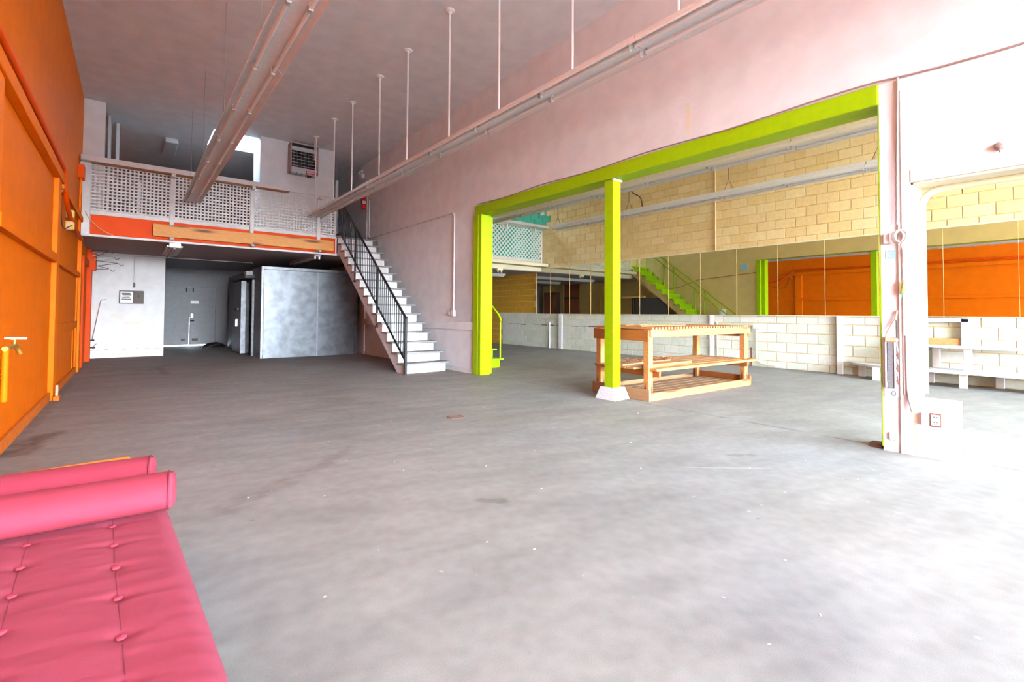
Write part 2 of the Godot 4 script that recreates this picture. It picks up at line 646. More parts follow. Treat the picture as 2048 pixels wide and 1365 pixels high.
func shell() -> void:
	var st := start()
	var lo := Vector3(-1.1, -0.25, -19.6)
	var hi := Vector3(11.4, 0.0, ZF + 0.2)
	for q: Array in [[Vector3(lo.x, 0, lo.z), Vector3(hi.x, 0, lo.z), Vector3(hi.x, 0, hi.z)], [Vector3(lo.x, 0, lo.z), Vector3(hi.x, 0, hi.z), Vector3(lo.x, 0, hi.z)]]:
		for p: Vector3 in q:
			st.set_normal(Vector3.UP)
			st.set_uv(Vector2((p.x + 1.1) / 12.5, (p.z + 19.6) / 22.2))
			st.set_uv2(Vector2(p.x, p.z) * 3.1)
			st.add_vertex(p)
	var fl := build("floor", st, M.floor)
	structure(fl, "worn grey concrete floor running through both bays", "floor")
	box("slab", lo, Vector3(hi.x, -0.005, hi.z), M.pavement, fl, 0.0)

	# ceiling with two skylight openings over the mezzanines
	slabs("ceiling", [
		[Vector3(-1.1, CEIL, -12.85), Vector3(11.4, 5.65, ZF + 0.3)],
		[Vector3(-1.1, CEIL, -19.6), Vector3(11.4, 5.65, -14.15)],
		[Vector3(-1.1, CEIL, -14.15), Vector3(1.4, 5.65, -12.85)],
		[Vector3(2.6, CEIL, -14.15), Vector3(7.2, 5.65, -12.85)],
		[Vector3(9.2, CEIL, -14.15), Vector3(11.4, 5.65, -12.85)],
	], M.ceiling_paint, "high off-white ceiling over the whole shop", "ceiling")
	for s in [[1.4, 2.6, "window_1", "bright skylight opening above the white lattice mezzanine"], [7.2, 9.2, "window_2", "skylight above the mezzanine behind the diagonal lattice"]]:
		var w := Node3D.new()
		w.name = s[2]
		add_child(w)
		w.position = Vector3((s[0] + s[1]) / 2.0, 5.65, -13.5)
		structure(w, s[3], "skylight")
		var fr := start()
		for b in [[Vector3(s[0] - 0.06, 5.65, -14.21), Vector3(s[0], 5.9, -12.79)], [Vector3(s[1], 5.65, -14.21), Vector3(s[1] + 0.06, 5.9, -12.79)], [Vector3(s[0], 5.65, -14.21), Vector3(s[1], 5.9, -14.15)], [Vector3(s[0], 5.65, -12.85), Vector3(s[1], 5.9, -12.79)]]:
			add_box(fr, b[0], b[1])
		build("curb", fr, M.white_paint, w)
		box("pane", Vector3(s[0], 5.86, -14.15), Vector3(s[1], 5.87, -12.85), M.skylight_glass, w, 0.0)

	slabs("wall_left", [[Vector3(-1.1, 0, -19.6), Vector3(XO, CEIL, ZF + 0.2)]], M.orange, "tall glossy orange side wall", "wall")
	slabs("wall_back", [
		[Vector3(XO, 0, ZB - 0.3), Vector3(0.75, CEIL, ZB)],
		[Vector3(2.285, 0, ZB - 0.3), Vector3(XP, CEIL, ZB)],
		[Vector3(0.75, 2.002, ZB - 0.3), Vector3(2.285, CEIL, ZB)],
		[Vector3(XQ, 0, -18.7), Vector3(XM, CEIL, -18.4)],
	], M.door_grey, "grey-painted rear wall around the double back doors", "wall")  # grey as round the doors; upstairs it stands in for shade behind lattice
	# storefront, behind the camera
	slabs("wall_front", [
		[Vector3(XO, 0, ZF), Vector3(-0.6, CEIL, ZF + 0.2)],
		[Vector3(4.9, 0, ZF), Vector3(5.6, CEIL, ZF + 0.2)],
		[Vector3(10.8, 0, ZF), Vector3(XM + 0.4, CEIL, ZF + 0.2)],
		[Vector3(-0.6, 4.1, ZF), Vector3(4.9, CEIL, ZF + 0.2)],
		[Vector3(5.6, 4.5, ZF), Vector3(10.8, CEIL, ZF + 0.2)],
		[Vector3(-0.6, 0, ZF), Vector3(4.9, 0.12, ZF + 0.2)],
		[Vector3(5.6, 0, ZF), Vector3(10.8, 0.12, ZF + 0.2)],
	], M.white_wall, "white storefront wall behind the viewer", "wall")
	var k := 3
	for s in [[-0.6, 4.9, 4.1], [5.6, 10.8, 4.5]]:
		var w := Node3D.new()
		w.name = "window_%d" % k
		add_child(w)
		w.position = Vector3((s[0] + s[1]) / 2.0, 0.12, ZF + 0.1)
		structure(w, "glazed storefront of the %s bay behind the viewer" % ["orange-walled" if k == 3 else "block-walled"], "window")
		k += 1
		var n := 4
		for i in n + 1:
			var x: float = lerpf(s[0], s[1], float(i) / n)
			box("mullion", Vector3(x - 0.025, 0.12, ZF + 0.07), Vector3(x + 0.025, s[2], ZF + 0.13), M.light_grey, w)
			if i < n:
				box("pane", Vector3(x + 0.025, 0.12, ZF + 0.095), Vector3(lerpf(s[0], s[1], float(i + 1) / n) - 0.025, s[2], ZF + 0.105), M.glass, w, 0.0)


func outdoors() -> void:
	var o := box("pavement", Vector3(-40, -0.3, ZF + 0.2), Vector3(50, -0.06, 45), M.pavement, null, 0.0)
	structure(o, "pale pavement outside the storefront", "ground")
	var p := box("back_yard", Vector3(-40, -0.3, -60), Vector3(50, -0.06, -19.6), M.pavement, null, 0.0)
	structure(p, "pale paved yard behind the back doors", "ground")


# ---------------------------------------------------------------- orange wall

func orange_wall() -> void:
	var W := XO
	var wall := get_node("wall_left")
	for z: float in [-5.1, -8.78]:
		box("pilaster", Vector3(W, 0, z), Vector3(W + 0.055, 2.9, z + 0.28), M.orange_bright, wall)
	box("pilaster", Vector3(W, 0, -12.4), Vector3(W + 0.06, 2.58, -12.14), M.orange_bright, wall)
	box("pilaster", Vector3(W, 0, -14.75), Vector3(W + 0.09, 2.58, -14.5), M.orange_red, wall)
	box("ledge", Vector3(W, 2.9, -8.9), Vector3(W + 0.075, 3.03, ZF), M.orange, wall)
	box("ledge", Vector3(W, 2.84, -12.14), Vector3(W + 0.07, 2.94, -8.9), M.orange, wall)
	box("ledge", Vector3(W, 1.79, -8.5), Vector3(W + 0.06, 1.9, -5.1), M.orange, wall)
	box("ledge", Vector3(W, 1.79, -4.82), Vector3(W + 0.06, 1.9, ZF), M.orange, wall)
	box("ledge", Vector3(W, 1.79, -12.14), Vector3(W + 0.05, 1.88, -8.78), M.orange, wall)
	box("rail_board", Vector3(W, 0.84, -12.14), Vector3(W + 0.025, 0.97, -8.72), M.orange, wall)
	box("rail_board", Vector3(W, 0.05, -12.14), Vector3(W + 0.025, 1.79, -12.02), M.orange, wall)
	box("panel_batten", Vector3(W, 0.13, -11.6), Vector3(W + 0.015, 0.82, -11.55), M.orange, wall)
	box("door_jamb", Vector3(W, 0, -13.2), Vector3(W + 0.05, 2.3, -13.06), M.orange_red, wall)
	box("door_jamb", Vector3(W, 2.16, -14.5), Vector3(W + 0.05, 2.3, -13.2), M.orange_red, wall)
	box("jamb_block", Vector3(W, 2.1, -14.76), Vector3(W + 0.16, 2.5, -14.48), M.orange_red, wall)
	box("dark_slot", Vector3(W, 1.45, -15.38), Vector3(W + 0.04, 1.75, -15.2), M.black, wall)
	var bb := box("baseboard_left", Vector3(W, 0, -12.14), Vector3(W + 0.03, 0.11, ZF), M.orange_scuffed)
	structure(bb, "scuffed orange-brown baseboard along the orange wall", "baseboard")
	var g := "painted pipework on the orange wall"
	var p := pipe("wall_pipe", bend([Vector3(W + 0.06, 3.12, ZF - 0.1), Vector3(W + 0.06, 3.12, -8.9), Vector3(W + 0.06, 2.72, -9.3), Vector3(W + 0.06, 2.55, -10.2), Vector3(W + 0.06, 2.5, -11.9)], 0.15), 0.03, M.orange_red, null, 10)
	tag(p, "orange-painted pipe running along the top of the ledge on the orange wall", "pipe", g)
	var t := thing("wall_conduit", "thin orange-painted conduit just under the long pipe on the orange wall", "pipe", Vector3(W + 0.03, 3.05, -8), 0, g)
	pipe("tube", [Vector3(W + 0.03, 3.06, ZF - 0.1), Vector3(W + 0.03, 3.06, -8.8)], 0.015, M.orange, t)
	pipe("loop", bend([Vector3(W + 0.03, 3.06, -8.8), Vector3(W + 0.06, 3.02, -9.05), Vector3(W + 0.05, 2.85, -9.02), Vector3(W + 0.04, 2.78, -8.85)], 0.1), 0.009, M.plaster_edge, t)
	t = thing("wall_conduit", "upright orange conduit with a square cap beside the lattice railing", "pipe", Vector3(W, 2.85, -11.75), 0, g)
	pipe("tube", [Vector3(W + 0.04, 2.6, -11.75), Vector3(W + 0.04, 3.75, -11.75)], 0.02, M.orange_bright, t)
	pipe("tube", [Vector3(W + 0.04, 2.6, -11.88), Vector3(W + 0.04, 3.55, -11.88)], 0.016, M.orange_red, t)
	box("cap", Vector3(W, 3.6, -11.95), Vector3(W + 0.09, 3.85, -11.65), M.orange_red, t)
	for y: float in [2.6, 2.42]:
		t = thing("junction_box", "ochre junction box on the orange wall, the %s of the pair" % ["upper" if y > 2.5 else "lower"], "box", Vector3(W, y, -10.05), 0, "junction boxes on the orange wall")
		box("body", Vector3(W, y, -10.12), Vector3(W + 0.09, y + 0.13, -9.98), M.outlet_wood, t)
		box("cover", Vector3(W + 0.09, y + 0.01, -10.11), Vector3(W + 0.1, y + 0.12, -9.99), M.yellow_tag, t)
	pipe("wall_cable", bend([Vector3(W + 0.02, 2.86, -9.0), Vector3(W + 0.03, 2.3, -9.2), Vector3(W + 0.08, 2.5, -10.0), Vector3(W + 0.04, 2.62, -12.0)], 0.25), 0.008, M.dark_brown)
	tag(get_node("wall_cable"), "thin dark cable looping below the ochre junction boxes", "cable")
	# tap
	t = thing("wall_tap", "brass tap with a white cross handle on the orange wall", "tap", Vector3(W, 0.9, -4.5))
	box("backboard", Vector3(W, 0.5, -4.35), Vector3(W + 0.18, 0.95, -3.9), M.orange_bright, t)
	pipe("riser_pipe", [Vector3(W + 0.2, 0.58, -4.42), Vector3(W + 0.2, 0.93, -4.42)], 0.018, M.orange_bright, t)
	pipe("spout", bend([Vector3(W + 0.2, 0.92, -4.4), Vector3(W + 0.2, 0.92, -4.78), Vector3(W + 0.22, 0.86, -4.8)], 0.04), 0.016, M.brass, t)
	pipe("stem", [Vector3(W + 0.2, 0.92, -4.72), Vector3(W + 0.2, 0.975, -4.72)], 0.01, M.brass, t)
	var hn := pipe("handle", [Vector3(W + 0.2, 0.975, -4.64), Vector3(W + 0.21, 0.97, -4.82)], 0.009, M.white_gloss, t)
	pipe("cross_arm", [Vector3(W + 0.15, 0.975, -4.73), Vector3(W + 0.26, 0.97, -4.73)], 0.008, M.white_gloss, hn)
	t = thing("pipe_stub", "small scuffed pipe stub at the foot of the orange pilaster", "pipe", Vector3(W + 0.1, 0, -8.5))
	box("foot", Vector3(W + 0.06, 0, -8.6), Vector3(W + 0.12, 0.06, -8.45), M.orange_scuffed, t)
	pipe("stub", [Vector3(W + 0.09, 0.05, -8.5), Vector3(W + 0.09, 0.2, -8.5)], 0.016, M.plaster_edge, t)


# ---------------------------------------------------------------- partition with the lime frame

func partition() -> void:
	var mid := 5.26
	var z1 := -7.5
	var zp := -1.21
	var zq := -1.0
	var z3 := 1.7
	slabs("wall_partition", [
		[Vector3(XP, 0, ZB), Vector3(mid, CEIL, z1)],
		[Vector3(XP, 3.21, z1), Vector3(mid, CEIL, zp)],
		[Vector3(XP, 0, zp), Vector3(mid, CEIL, zq)],
		[Vector3(XP, 2.3, zq), Vector3(mid, CEIL, z3)],
		[Vector3(XP, 0, z3), Vector3(mid, CEIL, ZF)],
	], M.white_wall, "white plastered partition between the two bays", "wall")
	slabs("wall_partition_yellow", [
		[Vector3(mid, 0, ZB), Vector3(XQ, CEIL, z1)],
		[Vector3(mid, 3.21, z1), Vector3(XQ, CEIL, zp)],
		[Vector3(XQ - 0.02, 3.035, z1), Vector3(XQ, 3.21, zp)],
		[Vector3(mid, 0, zp), Vector3(XQ, CEIL, zq)],
		[Vector3(mid, 2.3, zq), Vector3(XQ, CEIL, z3)],
		[Vector3(mid, 0, z3), Vector3(XQ, CEIL, ZF)],
	], M.yellow_wall, "yellow side of the partition, seen in the mirror", "wall")
	var wp := get_node("wall_partition")
	# joint lines of the plaster boards are faint; the soffits of the second opening are cream
	box("soffit", Vector3(XP, 2.27, zq), Vector3(XQ, 2.3, z3), M.cream_paint, wp)
	box("header_board", Vector3(XP - 0.02, 2.29, zq), Vector3(XP, 2.4, z3), M.white_paint, wp)
	box("jamb_board", Vector3(XP, 0, zq), Vector3(XQ, 2.3, zq + 0.02), M.white_paint, wp)
	box("jamb_strip", Vector3(XP - 0.015, 0.0, -1.09), Vector3(XP, 3.2, -1.0), M.white_paint, wp)
	box("edge_strip", Vector3(XP, 0.03, zp - 0.012), Vector3(XQ, 3.03, zp), M.lime, wp)
	# lower panelling beside the stairs
	box("dado_rail", Vector3(XP - 0.04, 0.83, -12.95), Vector3(XP, 0.985, z1 - 0.03), M.white_wall, wp)
	box("dado_panel", Vector3(XP - 0.012, 0.08, -12.95), Vector3(XP, 0.83, z1 - 0.03), M.white_wall, wp)
	box("panel_post", Vector3(XP - 0.04, 0, -13.1), Vector3(XP, 2.6, -12.95), M.white_wall, wp)
	box("dado_panel", Vector3(XP - 0.012, 0.08, -13.9), Vector3(XP, 2.6, -13.1), M.white_wall, wp)
	var bb := box("baseboard_partition", Vector3(XP - 0.03, 0, -13.9), Vector3(XP, 0.08, z1 - 0.03), M.white_paint)
	structure(bb, "low white baseboard along the partition beside the stairs", "baseboard")

	var t := tag(box("lime_beam", Vector3(XP - 0.03, 3.03, -7.5), Vector3(XQ - 0.02, 3.21, zp), M.lime, null, 0.008), "long lime green beam over the wide opening", "beam") as Node3D
	t = thing("lime_end_post", "lime green post at the far end of the wide opening, against the white wall", "post", Vector3(5.2, 0, -7.4))
	box("post", Vector3(XP - 0.04, 0, -7.5), Vector3(5.31, 3.03, -7.27), M.lime, t, 0.01)
	box("edge_board", Vector3(XP - 0.05, 0, -7.52), Vector3(XP - 0.02, 3.03, -7.36), M.lime, t, 0.006)
	box("jamb_board", Vector3(5.31, 0, -7.5), Vector3(XQ + 0.03, 3.03, -7.38), M.lime, t)
	t = thing("lime_post", "free-standing square lime green post on a white concrete foot", "post", Vector3(5.2, 0, -4.26))
	box("shaft", Vector3(XP, 0.13, -4.34), Vector3(5.285, 3.03, -4.175), M.lime, t, 0.012)
	var st := start()
	var cx := 5.203
	var cz := -4.258
	var a := 0.165
	var b := 0.118
	var lo := []
	var hi := []
	for s in [[-1, -1], [1, -1], [1, 1], [-1, 1]]:
		lo.append(Vector3(s[0] * a, -0.08, s[1] * a))
		hi.append(Vector3(s[0] * b, 0.08, s[1] * b))
	for i in 4:
		quad(st, lo[i], lo[(i + 1) % 4], hi[(i + 1) % 4], hi[i])
	quad(st, hi[0], hi[1], hi[2], hi[3])
	quad(st, lo[0], lo[1], lo[2], lo[3])
	build("foot", st, M.concrete_white, t, Transform3D(Basis.IDENTITY, Vector3(cx, 0.08, cz)))
	box("bracket", Vector3(XP - 0.01, 3.0, -4.2), Vector3(5.3, 3.03, -4.16), M.white_paint, t)

	# ribbed panel beside the post
	t = thing("ribbed_panel", "ribbed wall panel painted white beside the lime end post", "panel", Vector3(XP - 0.01, 1.58, -7.85))
	box("sheet", Vector3(XP - 0.009, 0.985, -8.18), Vector3(XP - 0.001, 2.19, -7.6), M.white_wall, t, 0.0)
	st = start()
	for k in 60:
		var y := -0.6 + 0.02 * k
		add_box(st, Vector3(-0.008, y, -0.285), Vector3(0.004, y + 0.009, 0.285))
	var rb := build("ribs", st, M.white_wall, t, Transform3D(Basis.IDENTITY, Vector3(XP - 0.012, 1.59, -7.89)))
	rb.set_meta("kind", "stuff")
	# conduits on the white wall
	t = thing("wall_conduit", "white conduit crossing the wall above the stairs down to a socket", "pipe", Vector3(XP - 0.02, 1.2, -8.25), 0, "white conduits on the partition")
	pipe("tube", bend([Vector3(XP - 0.02, 4.3, -12.75), Vector3(XP - 0.02, 3.22, -12.75), Vector3(XP - 0.02, 3.22, -8.26), Vector3(XP - 0.02, 1.2, -8.26)], 0.12), 0.016, M.white_paint, t)
	box("socket_box", Vector3(XP - 0.06, 1.1, -8.31), Vector3(XP, 1.22, -8.2), M.white_paint, t)
	pipe("knob", [Vector3(XP - 0.06, 1.16, -8.36), Vector3(XP - 0.01, 1.16, -8.36)], 0.04, M.white_wall, t, 12)
	t = thing("wall_conduit", "upright white conduit beside the fire extinguisher", "pipe", Vector3(XP - 0.02, 3.1, -12.9), 0, "white conduits on the partition")
	pipe("tube", [Vector3(XP - 0.02, 3.08, -12.9), Vector3(XP - 0.02, 4.5, -12.9)], 0.018, M.white_paint, t)
	box("box", Vector3(XP - 0.08, 4.42, -12.97), Vector3(XP, 4.62, -12.83), M.white_paint, t)
	p_cable()


func p_cable() -> void:
	# cable stapled along the top of the beam and up the pillar
	var pts := []
	for k in 40:
		var z := -7.4 + 8.6 * k / 39.0
		pts.append(Vector3(XP - 0.035 if z < -1.2 else XP - 0.012, 3.222 + 0.012 * sin(z * 3.1) + (0.0 if z < -1.2 else -0.02 * sin((z + 1.2) * 1.6)), z))
	tag(pipe("stapled_cable", pts, 0.008, M.heater_brown, null, 6), "thin cable stapled to the white wall along the top of the lime beam", "cable")
	var w := bend([Vector3(XP - 0.02, 3.24, -1.07), Vector3(XP - 0.03, 2.6, -1.08), Vector3(XP - 0.03, 1.95, -1.09)], 0.3)
	tag(pipe("hanging_cable", w, 0.006, M.light_grey, null, 6), "pale cable hanging down the white pillar to the coiled wire", "cable")
	tag(pipe("round_conduit", bend([Vector3(XQ - 0.06, 2.25, z_open()), Vector3(XQ - 0.06, 2.25, -0.97), Vector3(XQ - 0.06, 0.5, -0.97)], 0.16, 8), 0.028, M.cream_paint, null, 10), "cream conduit bent round the top corner of the opening beside the pillar", "pipe")


func z_open() -> float:
	return 1.6


# ---------------------------------------------------------------- concrete block wall and mirror

func paint_of(y: float, z: float) -> String:
	if (y > 4.03 and z < -11.75) or (z < -12.1 and y > 2.95):
		return "teal"
	if y < 1.12 and z > -14.35:
		return "white"
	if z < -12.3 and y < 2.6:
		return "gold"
	return "yellow"


func block_wall() -> void:
	var wall := slabs("wall_right", [[Vector3(XM + 0.012, 0, -18.4), Vector3(XM + 0.4, CEIL, ZF + 0.2)]], M.block_yellow_1, "painted concrete block wall, yellow above the mirror and white below it", "wall")
	var list := []
	for r in range(-1, 26):
		var y0 := 0.148 + 0.2063 * r
		var y1 := y0 + 0.2063
		if r == -1:
			y0 = 0.0
		y1 = minf(y1, CEIL)
		for k in range(-4, 48):
			var z1 := -0.07 - 0.4 * k - (0.2 if r % 2 != 0 else 0.0)
			var z0 := z1 - 0.4
			if z1 > ZF or z0 < -18.4:
				continue
			var a := y0
			var b := y1
			if z1 > -12.2:
				if a > 1.15 and b < 2.69:
					continue
				if a < 1.155 and b > 1.155:
					b = 1.155
				elif a < 2.69 and b > 2.69:
					a = 2.69
			if b - a < 0.03:
				continue
			var shown := z1 < -0.4 and z0 > -14.5 and b < 4.9 and not (z1 > -2.7 and a > 3.9)
			list.append([a, b, z0, z1, (-(z0 + z1) / 2.0) + (0.0 if shown else 100.0)])
	list.sort_custom(func(p: Array, q: Array) -> bool: return p[4] < q[4])
	var far := start()
	for i in list.size():
		var q: Array = list[i]
		var y: float = (q[0] + q[1]) / 2.0
		var z: float = (q[2] + q[3]) / 2.0
		var paint := paint_of(y, z)
		var g := 0.0055
		var lo := Vector3(XM - 0.002 - 0.003 * rng.randf(), q[0] + g, q[2] + g)
		var hi := Vector3(XM + 0.03, q[1] - g, q[3] - g)
		var v := rng.randi() % 3
		var m: StandardMaterial3D = M["block_gold"] if paint == "gold" else M["block_%s_%d" % [paint, v]]
		if i < 300:
			lo.x = XM - 0.002
			box("block", lo, hi, m, wall, 0.006)
		else:
			var col := m.albedo_color.srgb_to_linear()
			far.set_color(col)
			add_box_colored(far, lo, hi, col)
	var o := build("blocks", far, M.block_far, wall)
	o.set_meta("kind", "stuff")
	o.set_meta("label", "the farther painted blocks of the wall")

	# boards and pipes on the block wall
	var g1 := "white upright boards on the block wall"
	tag(box("wall_board", Vector3(XM - 0.07, 0, -3.32), Vector3(XM - 0.008, 1.15, -3.22), M.white_paint), "white upright board on the block wall right of the workbench", "board", g1)
	tag(box("wall_board", Vector3(XM - 0.06, 0, -11.2), Vector3(XM - 0.008, 1.15, -11.05), M.white_paint), "white upright board low on the block wall between the lime posts", "board", g1)
	tag(box("wall_board", Vector3(XM - 0.06, 0, -5.98), Vector3(XM - 0.008, 1.15, -5.88), M.white_paint), "white upright board on the block wall behind the workbench", "board", g1)
	tag(pipe("wall_pipe", [Vector3(XM - 0.03, 0, -11.65), Vector3(XM - 0.03, 0.88, -11.65)], 0.02, M.white_paint), "short white pipe standing left of the narrow board on the block wall", "pipe")
	tag(pipe("wall_pipe", [Vector3(XM - 0.03, 0, -5.8), Vector3(XM - 0.03, 1.0, -5.8)], 0.016, M.cream_paint), "thin pale pipe on the block wall behind the workbench", "pipe")
	tag(pipe("wall_pipe", [Vector3(XM - 0.03, 2.72, -5.83), Vector3(XM - 0.03, 5.39, -5.83)], 0.018, M.block_yellow_0), "tall yellow-painted conduit rising from the mirror to the ceiling", "pipe")
	var t := thing("wall_socket", "white socket box with a conduit curling to the floor right of the workbench", "socket", Vector3(XM - 0.03, 0, -4.88))
	box("box", Vector3(XM - 0.07, 0.84, -4.95), Vector3(XM - 0.005, 0.94, -4.83), M.white_paint, t)
	pipe("conduit", bend([Vector3(XM - 0.03, 0.84, -4.89), Vector3(XM - 0.03, 0.08, -4.89), Vector3(XM - 0.03, 0.05, -4.5)], 0.18), 0.014, M.cream_paint, t)
	tag(box("rusty_strip", Vector3(XM - 0.02, 0, -5.02), Vector3(XM - 0.005, 0.42, -4.99), M.rust), "short rusty strip beside the socket conduit on the block wall", "strip")
	# crack in the far white blocks
	var st := start()
	for k in 16:
		var z := -13.9 + 0.36 * k
		if k % 5 == 3:
			continue
		add_box(st, Vector3(XM - 0.0095, 0.757 + 0.006 * sin(k * 2.0), z), Vector3(XM - 0.0045, 0.776 + 0.006 * sin(k * 1.3), z + 0.3))
	var cr := build("open_joint", st, M.dark_brown, wall)
	cr.set_meta("label", "dark broken mortar joint")

	# the mirror: panels side by side, each set a little askew on the wall
	t = thing("wall_mirror", "long strip mirror of butted panels along the block wall", "mirror", Vector3(XM - 0.03, 1.155, -5.7))
	for k in 15:
		var z1 := 1.0 - 0.9 * k - 0.02
		var z0 := maxf(z1 - 0.9, -12.3)
		if z1 - z0 < 0.1:
			continue
		var len := z1 - z0 - 0.002
		put("panel", cbox(Vector3(0.005, 1.535, len), 0.0), M.mirror, t, Transform3D(Basis(Vector3.UP, deg_to_rad(-0.7)), Vector3(XM - 0.03, 1.155 + 0.7675, (z0 + z1) / 2.0)))
	for k in 14:
		var zj := 0.98 - 0.9 * (k + 1)
		box("joint_strip", Vector3(XM - 0.0356, 1.156, zj - 0.0005), Vector3(XM - 0.024, 2.689, zj + 0.001), M.outlet_wood, t, 0.0)
	box("top_trim", Vector3(XM - 0.05, 2.69, -12.3), Vector3(XM, 2.715, ZF - 0.05), M.cream_paint, t)
	box("bottom_trim", Vector3(XM - 0.05, 1.14, -12.3), Vector3(XM, 1.155, ZF - 0.05), M.cream_paint, t)
	box("end_trim", Vector3(XM - 0.04, 1.155, -12.32), Vector3(XM, 2.69, -12.3), M.block_yellow_0, t)


func add_box_colored(st: SurfaceTool, lo: Vector3, hi: Vector3, c: Color) -> void:
	st.set_color(c)
	add_box(st, lo, hi)


# ---------------------------------------------------------------- mezzanine over the back of the main bay

func mezzanine() -> void:
	var fl := slabs("floor_mezzanine", [[Vector3(XO, 2.66, ZB), Vector3(XP, 3.08, ZMEZ - 0.06)]], M.darkened_floor, "upper floor above the cold room, darkened to cut bounce light", "floor")
	slabs("ceiling_mezzanine", [[Vector3(XO, 2.6, ZB), Vector3(XP, 2.66, ZMEZ - 0.06)]], M.soffit_grey, "grey underside of the mezzanine", "ceiling")
	# fascia: orange panels between white uprights
	var t := thing("mezzanine_fascia", "orange fascia panels with white edging under the lattice railing", "fascia", Vector3(1.6, 2.6, ZMEZ - 0.05))
	for x in [[-0.66, 0.57], [0.65, 2.05], [2.13, 3.52], [3.6, 3.98]]:
		box("panel", Vector3(x[0], 2.64, ZMEZ - 0.05), Vector3(x[1], 3.02, ZMEZ - 0.035), M.orange_red, t, 0.002)
	box("backing", Vector3(XO, 2.6, ZMEZ - 0.06), Vector3(4.02, 3.12, ZMEZ - 0.05), M.white_paint, t)
	box("bottom_trim", Vector3(XO, 2.595, ZMEZ - 0.06), Vector3(4.02, 2.635, ZMEZ - 0.02), M.white_paint, t)
	box("top_band", Vector3(-0.7, 3.02, ZMEZ - 0.05), Vector3(4.02, 3.1, ZMEZ - 0.03), M.white_paint, t)
	# posts and cap rail
	t = thing("mezzanine_railing", "white railing frame of the mezzanine with a brown-bottomed cap board", "railing", Vector3(1.6, 2.6, ZMEZ))
	for x: float in [0.61, 2.09, 3.56]:
		var po := box("post", Vector3(x - 0.04, 2.64, ZMEZ - 0.03), Vector3(x + 0.04, 4.0, ZMEZ + 0.01), M.white_paint, t)
		box("bracket", Vector3(x - 0.035, 3.93, ZMEZ + 0.01), Vector3(x + 0.035, 3.99, ZMEZ + 0.2), M.white_paint, po)
		box("hook", Vector3(x - 0.03, 2.635, ZMEZ + 0.01), Vector3(x + 0.03, 2.68, ZMEZ + 0.17), M.light_grey, po)
	box("corner_post", Vector3(XO + 0.005, 2.62, ZMEZ - 0.03), Vector3(-0.67, 4.0, ZMEZ + 0.02), M.white_paint, t)
	box("cap_board", Vector3(XO + 0.02, 4.0, ZMEZ - 0.06), Vector3(2.85, 4.1, ZMEZ + 0.19), M.white_paint, t)
	box("cap_underside", Vector3(-0.66, 3.99, ZMEZ - 0.02), Vector3(2.84, 4.0, ZMEZ + 0.185), M.underside, t, 0.0)
	box("cap_strip", Vector3(2.85, 4.04, ZMEZ - 0.05), Vector3(3.98, 4.06, ZMEZ - 0.01), M.white_paint, t)
	box("end_post", Vector3(3.94, 3.08, ZMEZ - 0.04), Vector3(3.99, 4.06, ZMEZ), M.white_paint, t)
	# square lattice panels
	var ord := ["leftmost", "second from left", "third from left", "narrow rightmost"]
	var i := 0
	for x in [[-0.67, 0.57], [0.65, 2.05], [2.13, 3.52], [3.6, 3.94]]:
		t = thing("lattice_panel", "%s white square-hole lattice panel of the mezzanine railing" % ord[i], "lattice", Vector3((x[0] + x[1]) / 2.0, 3.1, ZMEZ - 0.02), 0, "white square lattice panels")
		i += 1
		var n := int(round((x[1] - x[0]) / 0.067))
		var p: float = (x[1] - x[0]) / n
		for k in n + 1:
			var xx: float = x[0] + p * k
			box("slat", Vector3(xx - 0.014, 3.1, ZMEZ - 0.03), Vector3(xx + 0.014, 4.0, ZMEZ - 0.022), M.white_paint, t, 0.0)
		for k in 14:
			var yy := 3.12 + 0.067 * k
			box("cross_slat", Vector3(x[0], yy - 0.014, ZMEZ - 0.022), Vector3(x[1], yy + 0.014, ZMEZ - 0.014), M.white_paint, t, 0.0)
	# loose plank on the hooks
	tag(box("pine_plank", Vector3(0.3, 2.69, ZMEZ + 0.06), Vector3(3.9, 2.94, ZMEZ + 0.1), M.pine, null, 0.004), "long knotty pine plank resting on brackets across the orange fascia", "plank")
	# wall above the railing with the heater, left wall stub
	slabs("wall_mezzanine", [
		[Vector3(2.33, 3.08, -13.4), Vector3(4.06, CEIL, -12.62)],
		[Vector3(XO, 3.08, -12.8), Vector3(-0.5, CEIL, -12.62)],
	], M.white_wall, "white upper wall blocks behind the lattice railing", "wall")
	slabs("wall_mezzanine_side", [[Vector3(4.06, 3.08, -17.2), Vector3(4.2, CEIL, -13.4)], [Vector3(4.2, 3.08, -17.3), Vector3(XP, CEIL, -17.2)]], M.white_wall, "pale upper wall beside the head of the stairs", "wall")
	t = thing("shelf_unit", "pale green-white shelf beyond the lattice railing beside the left wall stub", "shelf", Vector3(-0.3, 3.08, -13.6))
	box("side", Vector3(-0.48, 3.08, -13.9), Vector3(-0.44, 5.38, -13.3), M.white_paint, t)
	box("upright", Vector3(-0.36, 4.55, -13.9), Vector3(-0.3, 5.39, -13.8), M.white_paint, t)
	box("shelf", Vector3(-0.44, 4.05, -13.9), Vector3(0.1, 4.09, -13.4), M.white_paint, t)
	box("shelf", Vector3(-0.44, 3.6, -13.9), Vector3(0.1, 3.64, -13.4), M.white_paint, t)
	box("side", Vector3(0.06, 3.08, -13.9), Vector3(0.1, 4.05, -13.4), M.white_paint, t)
	# ceiling lamp above the mezzanine
	t = thing("ceiling_light", "unlit box-shaped ceiling light above the lattice mezzanine", "lamp", Vector3(0.67, 5.4, -14.8))
	box("base", Vector3(0.55, 5.37, -15.4), Vector3(0.8, CEIL, -14.2), M.white_paint, t)
	box("diffuser", Vector3(0.54, 5.29, -15.41), Vector3(0.81, 5.37, -14.19), M.lamp_white, t, 0.02)
	heater()
